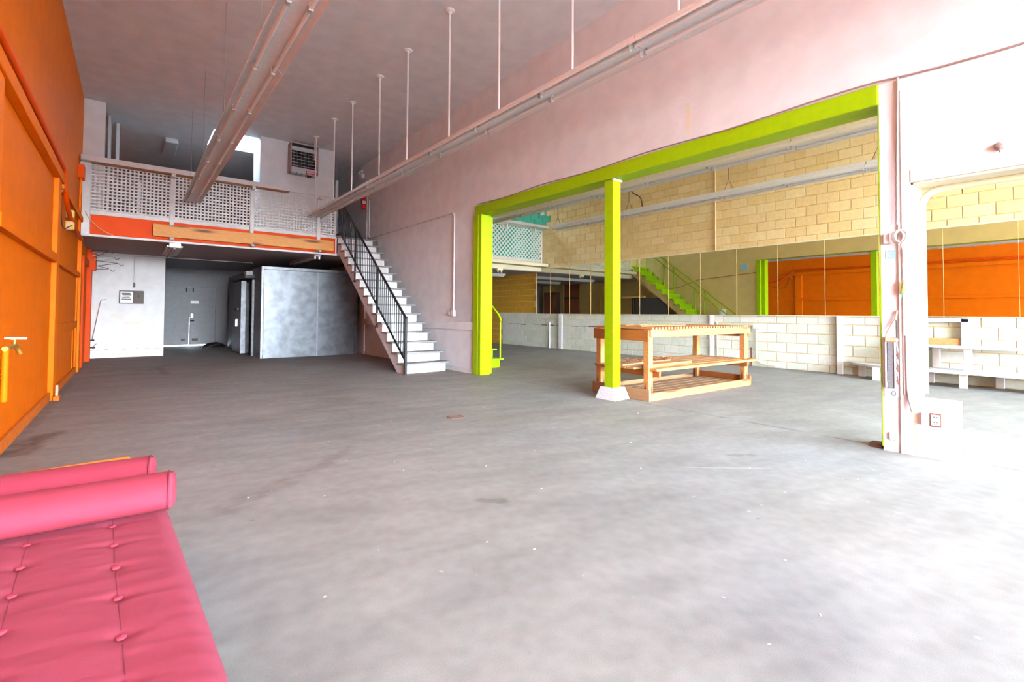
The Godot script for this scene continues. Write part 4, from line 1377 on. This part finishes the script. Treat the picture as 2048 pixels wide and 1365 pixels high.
func strip_lights() -> void:
	var ord := ["at the mezzanine end", "second from the mezzanine", "third from the mezzanine", "fourth from the mezzanine", "fifth from the mezzanine"]
	var L := 2.37
	for i in 5:
		var z0 := -11.98 + L * i
		if i < 5:
			var t := strip(0.92, 3.47, z0, z0 + L, "twin-tube strip light of the row nearer the orange wall, %s" % ord[i], "strip lights nearer the orange wall")
			var zc := z0 + L - 0.2
			pipe("chain", [Vector3(0.92, 3.56, zc), Vector3(0.92, CEIL - 0.005, zc)], 0.006, M.zinc, t, 6)
			if i == 0:
				pipe("chain", [Vector3(0.9, 3.56, z0 + 0.15), Vector3(0.9, CEIL - 0.005, z0 + 0.15)], 0.005, M.zinc, t, 6)
		var r := strip(3.4, 3.5, z0, z0 + L, "twin-tube strip light of the row hung on white rods, %s" % ord[i], "strip lights hung on rods")
		for zr: float in [[-11.82, -10.48], [-9.39, -8.04], [-6.94, -5.65], [-4.5, -3.28], [-2.1, -0.85]][i]:
			var rod := pipe("rod", [Vector3(3.385, 3.59, zr), Vector3(3.385, CEIL - 0.02, zr)], 0.014, M.white_gloss, r, 8)
			var st := start()
			add_lathe(st, [Vector2(0, -0.05), Vector2(0.02, -0.05), Vector2(0.03, -0.03), Vector2(0.065, -0.015), Vector2(0.07, 0.0), Vector2(0, 0.0)], 16)
			build("canopy", st, M.white_gloss, rod, Transform3D(Basis.IDENTITY, Vector3(3.385, CEIL, zr)))
	for i in 4:
		var z0 := -9.75 + L * i
		var t := strip(7.05, 3.5, z0, z0 + L, "strip light in the block-walled bay, row just behind the lime beam, %s" % ord[i], "strip lights behind the lime beam")
		pipe("chain", [Vector3(7.05, 3.59, z0 + 0.35), Vector3(7.05, CEIL - 0.005, z0 + 0.35)], 0.006, M.zinc, t, 6)
		z0 = -9.4 + L * i
		t = strip(9.0, 3.5, z0, z0 + L, "strip light in the block-walled bay, row nearer the block wall, %s" % ord[i], "strip lights nearer the block wall")
		for zc: float in [z0 + 0.15]:
			pipe("chain", [Vector3(9.0, 3.8, zc), Vector3(9.0, CEIL - 0.005, zc)], 0.006, M.dark_grey, t, 6)
			pipe("hanger_wire", [Vector3(9.0, 3.59, zc - 0.09), Vector3(9.0, 3.8, zc), Vector3(9.0, 3.59, zc + 0.09)], 0.005, M.dark_grey, t, 6)
		if i == 1:
			pipe("flexible_cord", bend([Vector3(9.0, CEIL, z0 + 0.2), Vector3(9.0, 4.0, z0 + 0.2), Vector3(9.0, 3.82, z0 + 0.5), Vector3(9.0, 3.58, z0 + 0.52)], 0.12), 0.013, M.dark_brown, t)


# ---------------------------------------------------------------- workbench

func workbench() -> void:
	var turn := -0.045
	var t := thing("workbench", "rough timber slatted workbench with a middle shelf beside the lime post", "bench", Vector3(5.42, 0, -3.82), turn)
	F = t.transform
	var L := 2.58
	var D := 0.96
	# local axes: x along the front, z = 0 front, -D back
	for x: float in [0.0, L - 0.09]:
		for z: float in [-0.09, -D]:
			box("leg", Vector3(x, 0.0, z), Vector3(x + 0.09, 0.955, z + 0.09), M.wood_1, t, 0.005)
	box("front_rail", Vector3(0.0, 0.855, 0.0), Vector3(L + 0.02, 0.958, 0.038), M.wood_0, t)
	box("back_rail", Vector3(0.0, 0.855, -D - 0.038), Vector3(L + 0.02, 0.958, -D), M.wood_dark_0, t)
	box("side_rail", Vector3(-0.038, 0.80, -D - 0.02), Vector3(0.0, 0.945, 0.02), M.wood_dark_2, t)
	box("side_rail", Vector3(L, 0.80, -D - 0.02), Vector3(L + 0.038, 0.945, 0.02), M.wood_dark_2, t)
	var n := 36
	for k in n:
		var x := 0.03 + (L - 0.05) * k / n
		box("slat", Vector3(x, 0.958, -D - 0.03), Vector3(x + 0.04, 0.988, 0.036), [M.wood_2, M.wood_worn_2, M.wood_2][k % 3], t, 0.003)
	# middle shelf: planks along x on two bearers
	box("bearer", Vector3(0.09, 0.315, -D), Vector3(0.128, 0.405, 0.1), M.wood_dark_2, t)
	box("bearer", Vector3(L - 0.13, 0.315, -D), Vector3(L - 0.092, 0.405, 0.06), M.wood_dark_2, t)
	for k in 6:
		var z := -D + 0.02 + 0.152 * k
		box("shelf_plank", Vector3(-0.06 if k < 5 else 0.095, 0.405, z), Vector3(L + 0.02 if k < 5 else L - 0.095, 0.435, z + 0.132), [M.wood_worn_0, M.wood_0][k % 2], t)
	box("front_plank", Vector3(0.02, 0.4, 0.0), Vector3(L + 0.1, 0.437, 0.115), M.wood_0, t)
	# floor frame with worn deck boards
	box("floor_rail", Vector3(0.0, 0.0, 0.0), Vector3(L + 0.01, 0.105, 0.038), M.wood_0, t)
	box("floor_rail", Vector3(0.0, 0.0, -D - 0.038), Vector3(L + 0.01, 0.105, -D), M.wood_worn_0, t)
	box("floor_side", Vector3(-0.04, 0.0, -D - 0.04), Vector3(0.0, 0.155, 0.038), M.wood_worn_2, t)
	box("floor_side", Vector3(L, 0.0, -D - 0.04), Vector3(L + 0.04, 0.155, 0.038), M.wood_dark_2, t)
	for k in 5:
		var z := -D + 0.1 + 0.155 * k
		box("deck_plank", Vector3(0.0, 0.03, z), Vector3(L, 0.06, z + 0.143), M.wood_worn_0, t)
	F = Transform3D.IDENTITY
	var g := "loose boards on the workbench"
	var lay := [
		["lowest thin loose board lying on the workbench top near the post", Vector3(0.75, 0.9955, -0.35), 0.12, Vector3(1.3, 0.012, 0.12)],
		["long pale loose board on the rear of the workbench top", Vector3(0.85, 0.9955, -0.68), -0.05, Vector3(1.1, 0.012, 0.14)],
		["short loose board propped across the others on the workbench top", Vector3(0.45, 1.0085, -0.5), 0.5, Vector3(0.6, 0.012, 0.09)],
		["loose plank lying near the front of the workbench shelf", Vector3(0.62, 0.455, -0.14), 0.03, Vector3(1.0, 0.036, 0.13)],
		["rough loose plank at the left of the workbench shelf", Vector3(0.55, 0.448, -0.52), 0.08, Vector3(1.25, 0.025, 0.16)],
	]
	for q in lay:
		F = t.transform
		var o := put("loose_board", cbox(q[3], 0.003), [M.wood_worn_0, M.wood_0][lay.find(q) % 2], null, Transform3D(Basis(Vector3.UP, q[2]), q[1]))
		tag(o, q[0], "board", g)
		F = Transform3D.IDENTITY
	# heap of netting on the shelf
	F = t.transform
	var st := start()
	for k in 60:
		var a := Vector3(rng.randf_range(-0.5, 0.5), rng.randf_range(0.0, 0.03), rng.randf_range(-0.14, 0.14))
		var b := a + Vector3(rng.randf_range(-0.15, 0.15), rng.randf_range(-0.01, 0.015), rng.randf_range(-0.08, 0.08))
		b.y = maxf(b.y, 0.0)
		add_tube(st, [a, (a + b) / 2.0 + Vector3(0, 0.008, 0), b], 0.005, 5)
	var net := build("tangled_twine", st, M.wood_dark_0, null, Transform3D(Basis.IDENTITY, Vector3(0.75, 0.466, -0.5)))
	tag(net, "tangle of brown twine on the workbench shelf", "twine")
	net.set_meta("kind", "stuff")
	F = Transform3D.IDENTITY


# ---------------------------------------------------------------- daybed

func daybed() -> void:
	var t := thing("daybed", "pink buttoned daybed on a low wooden frame in the foreground", "daybed", Vector3(-0.245, 0, -1.6), deg_to_rad(2.6))
	F = t.transform
	var hx := 0.41
	var z0 := -1.2
	var z1 := 0.95
	var top := 0.405
	var cols := [0.235, 0.02, -0.195]
	var rows := [-0.62, -0.435, -0.25, -0.055, 0.15, 0.34, 0.53, 0.72]
	var nz := fn(12, 1.0, 3)
	var st := start()
	var nx := 120
	var nn := 220
	var r := 0.055
	var height := func(x: float, z: float) -> float:
		var dx := maxf(0.0, r - (hx - absf(x)))
		var dz := maxf(0.0, r - minf(z - z0, z1 - z))
		var d := minf(sqrt(dx * dx + dz * dz), r)
		var y := top - r + sqrt(r * r - d * d)
		for c: float in cols:
			var e := x - c
			y -= 0.002 * exp(-e * e / 0.00006) + 0.0025 * exp(-e * e / 0.0016)
			if absf(e) < 0.12:
				for q: float in rows:
					var f2 := z - q
					if absf(f2) < 0.12:
						y -= 0.007 * exp(-(e * e + f2 * f2) / 0.0006)
						# pulled folds running across from each button
						y -= 0.0018 * exp(-(f2 - e * 0.35) * (f2 - e * 0.35) / 0.00015) * exp(-e * e / 0.006)
		y += 0.003 * nz.get_noise_2d(x * 2.2 + z * 0.8, z * 9.0 - x * 2.5)
		return y
	var grid := []
	for j in nn + 1:
		var z := lerpf(z0, z1, float(j) / nn)
		var row := []
		for i in nx + 1:
			# closer columns at the rounded edges
			var u := lerpf(-1.0, 1.0, float(i) / nx)
			var x := hx * (u + 0.12 * sin(PI * u)) / 1.0
			x = clampf(x, -hx, hx)
			row.append(Vector3(x, height.call(x, z), z))
		grid.append(row)
	st.set_smooth_group(0)
	for j in nn:
		for i in nx:
			for p: Vector3 in [grid[j][i], grid[j][i + 1], grid[j + 1][i + 1], grid[j][i], grid[j + 1][i + 1], grid[j + 1][i]]:
				st.add_vertex(p)
	st.index()
	st.generate_normals()
	var top_mesh := st.commit()
	var cushion := put("cushion", top_mesh, M.fabric, t)
	box("cushion_sides", Vector3(-hx, 0.24, z0), Vector3(hx, top - r + 0.004, z1), M.fabric, t, 0.012)
	st = start()
	add_lathe(st, [Vector2(0.0, -0.004), Vector2(0.0095, -0.003), Vector2(0.0115, 0.0005), Vector2(0.009, 0.0045), Vector2(0.0, 0.0062)], 12)
	var bm := st.commit()
	for c: float in cols:
		for q: float in rows:
			put("button", bm, M.fabric_bolster, cushion, Transform3D(Basis.IDENTITY, Vector3(c, height.call(c, q) + 0.006, q)))
		var seam := []
		for k in 60:
			var z := lerpf(-0.7, z1 - 0.05, k / 59.0)
			var x := c + 0.0015 * sin(z * 7.0)
			seam.append(Vector3(x, height.call(x, z) + 0.0002, z))
		pipe("seam", seam, 0.0014, M.piping, cushion, 5)
	# frame
	box("platform", Vector3(-hx - 0.01, 0.2, z0 - 0.02), Vector3(hx - 0.02, 0.24, z1), M.frame_wood, t, 0.006)
	box("end_board", Vector3(-hx - 0.03, 0.2, z0 - 0.045), Vector3(hx - 0.1, 0.493, z0 - 0.02), M.frame_wood, t, 0.008)
	for x: float in [-hx + 0.05, hx - 0.1]:
		for z: float in [z0 + 0.05, z1 - 0.15]:
			bar("leg", Vector3(x, 0.0, z), Vector3(x, 0.2, z), 0.045, 0.045, M.frame_wood, t, 0.006)
	F = Transform3D.IDENTITY
	bolster("plump pink bolster lying across the daybed seat", Vector3(0.128, 0.468, -2.31), 0.84, 0.118, deg_to_rad(-4.0))
	bolster("second pink bolster behind, against the wooden end board", Vector3(0.075, 0.463, -2.64), 0.8, 0.112, deg_to_rad(-4.0))


func bolster(label: String, right_end: Vector3, length: float, r: float, turn: float) -> void:
	var b := Basis(Vector3.UP, turn)
	var c := right_end + b * Vector3(-length / 2.0, 0, 0)
	var t := thing("bolster", label, "cushion", c, turn, "pink daybed bolsters")
	F = t.transform
	var n := fn(40 + int(r * 1000), 1.0, 3)
	var st := start()
	var steps := 60
	var sides := 40
	var ring := func(i: int) -> Array:
		var u := float(i) / steps
		var x := lerpf(-length / 2.0, length / 2.0, u)
		var out := []
		for k in sides:
			var a := TAU * k / sides
			var rr := r * (1.0 + 0.02 * n.get_noise_2d(x * 4.0, a * 1.2))
			if i == 0 or i == steps:
				rr *= 0.985
			# flat oval section
			var y := sin(a) * rr * 0.55
			out.append(Vector3(x, y, cos(a) * rr))
		return out
	st.set_smooth_group(0)
	for i in steps:
		var p: Array = ring.call(i)
		var q: Array = ring.call(i + 1)
		for k in sides:
			var l := (k + 1) % sides
			for v: Vector3 in [p[k], q[l], q[k], p[k], p[l], q[l]]:
				st.add_vertex(v)
	st.index()
	st.generate_normals()
	put("cover", st.commit(), M.fabric_bolster, t)
	for s: float in [-1.0, 1.0]:
		st = start()
		add_lathe(st, [Vector2(r * 0.985, 0.0), Vector2(r * 0.96, 0.012), Vector2(r * 0.8, 0.02), Vector2(r * 0.4, 0.024), Vector2(0.0, 0.025)], 32, Transform3D(Basis.from_scale(Vector3(1, 0.55, 1)) * Basis(Vector3.BACK, -PI / 2.0 * s), Vector3.ZERO))
		build("end_cap", st, M.fabric_bolster, t, Transform3D(Basis.IDENTITY, Vector3(s * length / 2.0, 0, 0)))
		var pts := []
		for k in 36:
			var a := TAU * k / 36
			pts.append(Vector3(s * length / 2.0, sin(a) * r * 0.55, cos(a) * r * 0.995))
		pipe("piping", pts, 0.0042, M.piping, t, 6, true)
	F = Transform3D.IDENTITY


# ---------------------------------------------------------------- white bench along the block wall

func wall_bench() -> void:
	var t := thing("wall_bench", "low white built-in bench with a shelf rack along the block wall", "bench", Vector3(10.7, 0, -1.4))
	var st := start()
	# board with a curved far end, outline in (x, z)
	var pts := []
	for k in 13:
		var u := float(k) / 12.0
		pts.append(Vector2(10.98 - 0.62 * sin(u * PI / 2.0), -3.1 + 1.0 * (1.0 - cos(u * PI / 2.0))))
	pts.append(Vector2(10.36, 0.6))
	pts.append(Vector2(10.98, 0.6))
	add_prism(st, pts, Basis(Vector3.RIGHT, Vector3.BACK, Vector3.DOWN), Vector3(0, 0.02, 0), 0.04)
	build("lower_board", st, M.white_paint, t, Transform3D(Basis.IDENTITY, Vector3(0, 0.25, 0)))
	st = start()
	pts = []
	for k in 13:
		var u := float(k) / 12.0
		pts.append(Vector2(10.98 - 0.5 * sin(u * PI / 2.0), -0.35 - 0.85 * (1.0 - cos(u * PI / 2.0))))
	pts.append(Vector2(10.48, -2.35))
	pts.append(Vector2(10.98, -2.35))
	add_prism(st, pts, Basis(Vector3.RIGHT, Vector3.BACK, Vector3.DOWN), Vector3(0, 0.015, 0), 0.03)
	build("upper_board", st, M.white_paint, t, Transform3D(Basis.IDENTITY, Vector3(0, 0.65, 0)))
	for p in [[10.4, -2.56], [10.42, -2.0], [10.88, -1.9], [10.42, -1.42], [10.88, -1.05], [10.42, -0.5], [10.88, -2.9]]:
		box("leg", Vector3(p[0], 0, p[1] - 0.05), Vector3(p[0] + 0.09, 0.23, p[1] + 0.05), M.white_paint, t)
	for p in [[10.55, -2.0], [10.88, -1.82], [10.55, -1.38], [10.88, -2.3]]:
		box("support", Vector3(p[0], 0.27, p[1] - 0.05), Vector3(p[0] + 0.08, 0.635, p[1] + 0.05), M.white_paint, t)
	box("rack_upright", Vector3(10.9, 0.665, -1.5), Vector3(10.98, 1.13, -1.4), M.white_paint, t)
	box("rack_upright", Vector3(10.9, 0.665, -2.45), Vector3(10.98, 1.13, -2.37), M.white_paint, t)
	box("rack_rail", Vector3(10.9, 1.06, -2.45), Vector3(10.985, 1.12, -1.4), M.white_paint, t)
	tag(box("cardboard_strip", Vector3(10.93, 0.666, -2.3), Vector3(10.95, 0.78, -1.52), M.kraft), "tan cardboard strip standing on the white bench shelf", "cardboard")


# ---------------------------------------------------------------- fittings on the white pillar

func pillar_fittings() -> void:
	var X := XP
	# open fuse box
	var t := thing("open_fuse_box", "open grey electrical box with torn wires low on the white pillar", "fuse box", Vector3(X, 0.46, -1.14))
	box("back_plate", Vector3(X - 0.006, 0.46, -1.2), Vector3(X - 0.0, 0.98, -1.09), M.light_grey, t)
	box("grey_panel", Vector3(X - 0.03, 0.545, -1.17), Vector3(X - 0.006, 0.94, -1.128), M.dark_panel, t)
	box("side_rail", Vector3(X - 0.035, 0.545, -1.187), Vector3(X - 0.006, 0.94, -1.174), M.white_paint, t)
	box("side_rail", Vector3(X - 0.035, 0.545, -1.124), Vector3(X - 0.006, 0.94, -1.112), M.white_paint, t)
	box("torn_top", Vector3(X - 0.04, 0.94, -1.19), Vector3(X - 0.004, 0.975, -1.095), M.plaster_edge, t, 0.01)
	pipe("wire", bend([Vector3(X - 0.02, 0.96, -1.18), Vector3(X - 0.03, 1.02, -1.17), Vector3(X - 0.02, 1.14, -1.11), Vector3(X - 0.015, 1.21, -1.1)], 0.03), 0.007, M.plaster_edge, t)
	pipe("wire", [Vector3(X - 0.02, 0.96, -1.105), Vector3(X - 0.02, 1.13, -1.105)], 0.005, M.dark_grey, t)
	for k in 6:
		var y := 0.6 + 0.055 * k
		pipe("wire", bend([Vector3(X - 0.015, y, -1.11), Vector3(X - 0.04, y + 0.03, -1.1), Vector3(X - 0.02, y - 0.03, -1.095), Vector3(X - 0.015, y + 0.05, -1.105)], 0.02), 0.003, M.rust if k % 2 == 0 else M.light_grey, t, 5)
	var loop := []
	for k in 16:
		loop.append(Vector3(X - 0.02, 0.5 + 0.022 * sin(TAU * k / 16), -1.13 + 0.014 * cos(TAU * k / 16)))
	pipe("wire_loop", loop, 0.002, M.dark_grey, t, 5, true)
	# plates
	t = thing("switch_plate", "square white plate near the top of the white pillar beside the wire coil", "plate", Vector3(X, 1.83, -1.16))
	box("plate", Vector3(X - 0.02, 1.79, -1.19), Vector3(X, 1.88, -1.14), M.white_gloss, t)
	t = thing("switch_plate", "square white plate at the foot of the white pillar", "plate", Vector3(X, 0.13, -1.13))
	box("plate", Vector3(X - 0.02, 0.1, -1.165), Vector3(X, 0.165, -1.105), M.white_gloss, t)
	tag(box("paper_note", Vector3(X - 0.004, 1.655, -1.175), Vector3(X - 0.001, 1.735, -1.105), M.tag_blue, null, 0.0), "small pale blue paper note on the white pillar", "note")
	note_lines(get_node("paper_note"))
	# coil of white wire
	t = thing("wire_coil", "coil of white wire hanging on the pillar above the opening", "coil", Vector3(X - 0.03, 1.84, -1.09))
	for k in 6:
		var pts := []
		var rr := 0.042 + 0.004 * (k % 3)
		var c := Vector3(X - 0.03 - 0.006 * k, 1.838 + 0.004 * (k % 2), -1.088 + (0.028 if k > 2 else 0.0))
		for i in 24:
			var a := TAU * i / 24
			pts.append(c + Vector3(0.006 * sin(a * 2.0), sin(a) * rr * 1.1, cos(a) * rr * 0.8))
		pipe("loop", pts, 0.004, M.white_gloss, t, 6, true)
	pipe("tail", bend([Vector3(X - 0.03, 1.8, -1.07), Vector3(X - 0.03, 1.6, -1.03), Vector3(X - 0.02, 1.46, -1.05)], 0.1), 0.003, M.plaster_edge, t, 5)
	t = thing("outlet_plate", "tan wooden outlet plate with a green wire on the edge of the pillar", "outlet", Vector3(X, 1.4, -1.055))
	box("plate", Vector3(X - 0.04, 1.355, -1.08), Vector3(X - 0.015, 1.455, -1.035), M.outlet_wood, t)
	pipe("green_wire", bend([Vector3(X - 0.045, 1.47, -1.045), Vector3(X - 0.046, 1.4, -1.055), Vector3(X - 0.045, 1.32, -1.065)], 0.03), 0.003, M.green_wire, t, 5)
	for y: float in [1.425, 1.405]:
		box("slot", Vector3(X - 0.0415, y, -1.064), Vector3(X - 0.0395, y + 0.006, -1.058), M.dark_brown, t, 0.0)
	tag(pipe("pillar_conduit", [Vector3(X - 0.012, 0.5, -1.055), Vector3(X - 0.012, 3.1, -1.055)], 0.012, M.white_paint), "white conduit running up the front of the pillar", "pipe")
	tag(pipe("bent_conduit", bend([Vector3(X - 0.02, 1.0, -1.04), Vector3(X - 0.02, 0.5, -1.035), Vector3(X - 0.05, 0.37, -1.0)], 0.1), 0.012, M.light_grey), "grey conduit curving off the pillar onto the low wall block", "pipe")
	# low wall block with outlet
	var b := slabs("low_wall_block", [[Vector3(XP + 0.005, 0, -0.995), Vector3(XQ - 0.02, 0.46, -0.74)]], M.white_wall, "low white wall block with a socket beside the pillar", "wall block")
	b.remove_meta("kind")
	b.set_meta("kind", "structure")
	box("broken_edge", Vector3(XP - 0.004, 0.0, -1.02), Vector3(XP + 0.012, 0.46, -0.985), M.plaster_edge, b)
	t = thing("wall_outlet", "white duplex socket with a dark rim on the low wall block", "outlet", Vector3(XP, 0.31, -0.88))
	box("box", Vector3(XP - 0.03, 0.27, -0.95), Vector3(XP + 0.005, 0.37, -0.905), M.white_gloss, t)
	box("rim", Vector3(XP - 0.006, 0.262, -0.9), Vector3(XP + 0.005, 0.372, -0.83), M.rust, t)
	box("face", Vector3(XP - 0.012, 0.275, -0.892), Vector3(XP - 0.006, 0.36, -0.838), M.white_gloss, t)
	for y: float in [0.295, 0.335]:
		for z: float in [-0.875, -0.857]:
			box("slot", Vector3(XP - 0.0135, y, z), Vector3(XP - 0.0115, y + 0.012, z + 0.005), M.dark_grey, t, 0.0)
	# wooden wedge by the pillar foot
	tag(box("wood_wedge", Vector3(XP + 0.03, 0, -1.32), Vector3(XP + 0.13, 0.04, -1.225), M.dark_brown), "dark wooden wedge on the floor beside the pillar foot", "wedge")


func note_lines(note: Node3D) -> void:
	for k in 5:
		box("ink_line", Vector3(XP - 0.0048, 1.67 + 0.013 * k, -1.165), Vector3(XP - 0.0038, 1.6725 + 0.013 * k, -1.12 - 0.008 * (k % 2)), M.heater_brown, note, 0.0)


func small_fittings() -> void:
	# floor drain
	var t := thing("floor_drain", "round rusty drain cover set in the concrete floor", "drain", Vector3(2.85, 0, -4.55))
	var st := start()
	add_lathe(st, [Vector2(0.0, 0.004), Vector2(0.075, 0.004), Vector2(0.08, 0.0)], 20)
	build("cover", st, M.drain_grey, t, Transform3D(Basis.IDENTITY, Vector3(2.85, 0, -4.55)))
	st = start()
	add_lathe(st, [Vector2(0.082, 0.0), Vector2(0.084, 0.005), Vector2(0.094, 0.005), Vector2(0.096, 0.0)], 20)
	build("ring", st, M.rust, t, Transform3D(Basis.IDENTITY, Vector3(2.85, 0, -4.55)))
	# paint flakes and grit scattered on the concrete
	st = start()
	for k in 55:
		var p := Vector3(rng.randf_range(0.5, 5.0), 0.0, rng.randf_range(-5.0, -0.6))
		var a := rng.randf() * TAU
		var l := rng.randf_range(0.003, 0.009)
		var w := rng.randf_range(0.002, 0.006)
		var u := Vector3(cos(a), 0, sin(a)) * l
		var v := Vector3(-sin(a), 0, cos(a)) * w
		var up := Vector3(0, rng.randf_range(0.001, 0.004), 0)
		var ring := [p - u, p + v * 0.8, p + u * 0.9, p - v]
		for i in 4:
			quad(st, ring[i], ring[(i + 1) % 4], ring[(i + 1) % 4] + up, ring[i] + up)
		quad(st, ring[0] + up, ring[1] + up * 1.5, ring[2] + up, ring[3] + up, Vector3.UP)
	var grit := build("paint_flakes", st, M.white_paint)
	tag(grit, "scattered white paint flakes and grit on the concrete floor", "debris")
	grit.set_meta("kind", "stuff")
	# old drips of yellow paint and glue on the white walls
	for q in [[Vector3(XP, 3.45, -3.05), 0.07, 0.5, "pale yellow drip mark on the white wall above the lime beam"], [Vector3(XP, 3.3, -7.15), 0.05, 0.42, "pale yellow drip mark above the far corner of the lime beam"]]:
		var pts := []
		for k in 14:
			var t2 := TAU * k / 14.0
			pts.append(Vector2(cos(t2) * q[1] * (0.5 + 0.2 * sin(k * 2.7)), sin(t2) * q[2] * 0.5 * (0.85 + 0.15 * sin(k * 4.1))))
		st = start()
		add_prism(st, pts, Basis(Vector3.BACK, Vector3.UP, Vector3.LEFT), Vector3.ZERO, 0.0015)
		var o := build("paint_drip", st, M.drip_paint, get_node("wall_partition"), Transform3D(Basis.IDENTITY, q[0] + Vector3(0, q[2] * 0.5 - 0.2, 0)))
		o.set_meta("label", q[3])
	for q in [[-0.28, 1.05, 0.16, 0.05], [0.02, 0.86, 0.22, 0.06], [0.28, 0.6, 0.2, 0.035]]:
		var pts := []
		for k in 14:
			var t2 := TAU * k / 14.0
			pts.append(Vector2(cos(t2) * q[2] * (0.8 + 0.2 * sin(k * 2.7)), sin(t2) * q[3] * (0.7 + 0.3 * sin(k * 4.1))))
		st = start()
		add_prism(st, pts, Basis(Vector3.RIGHT, Vector3.UP, Vector3.BACK), Vector3.ZERO, 0.0015)
		var o := build("stain", st, M.stain_tan, get_node("wall_stub"), Transform3D(Basis.IDENTITY, Vector3(q[0], q[1], -15.4)))
		o.set_meta("label", "faint tan water stain")
	# smoke detector above the second opening
	t = thing("wall_sensor", "small round fitting on the white wall above the opening", "sensor", Vector3(XP, 2.45, -0.47))
	st = start()
	add_lathe(st, [Vector2(0.0, 0.045), Vector2(0.018, 0.042), Vector2(0.03, 0.02), Vector2(0.032, 0.0)], 16, Transform3D(Basis(Vector3.BACK, PI / 2.0), Vector3.ZERO))
	build("dome", st, M.heater_brown, t, Transform3D(Basis.IDENTITY, Vector3(XP, 2.46, -0.47)))
	pipe("stub", [Vector3(XP - 0.02, 2.44, -0.47), Vector3(XP - 0.02, 2.41, -0.465)], 0.006, M.heater_brown, t)
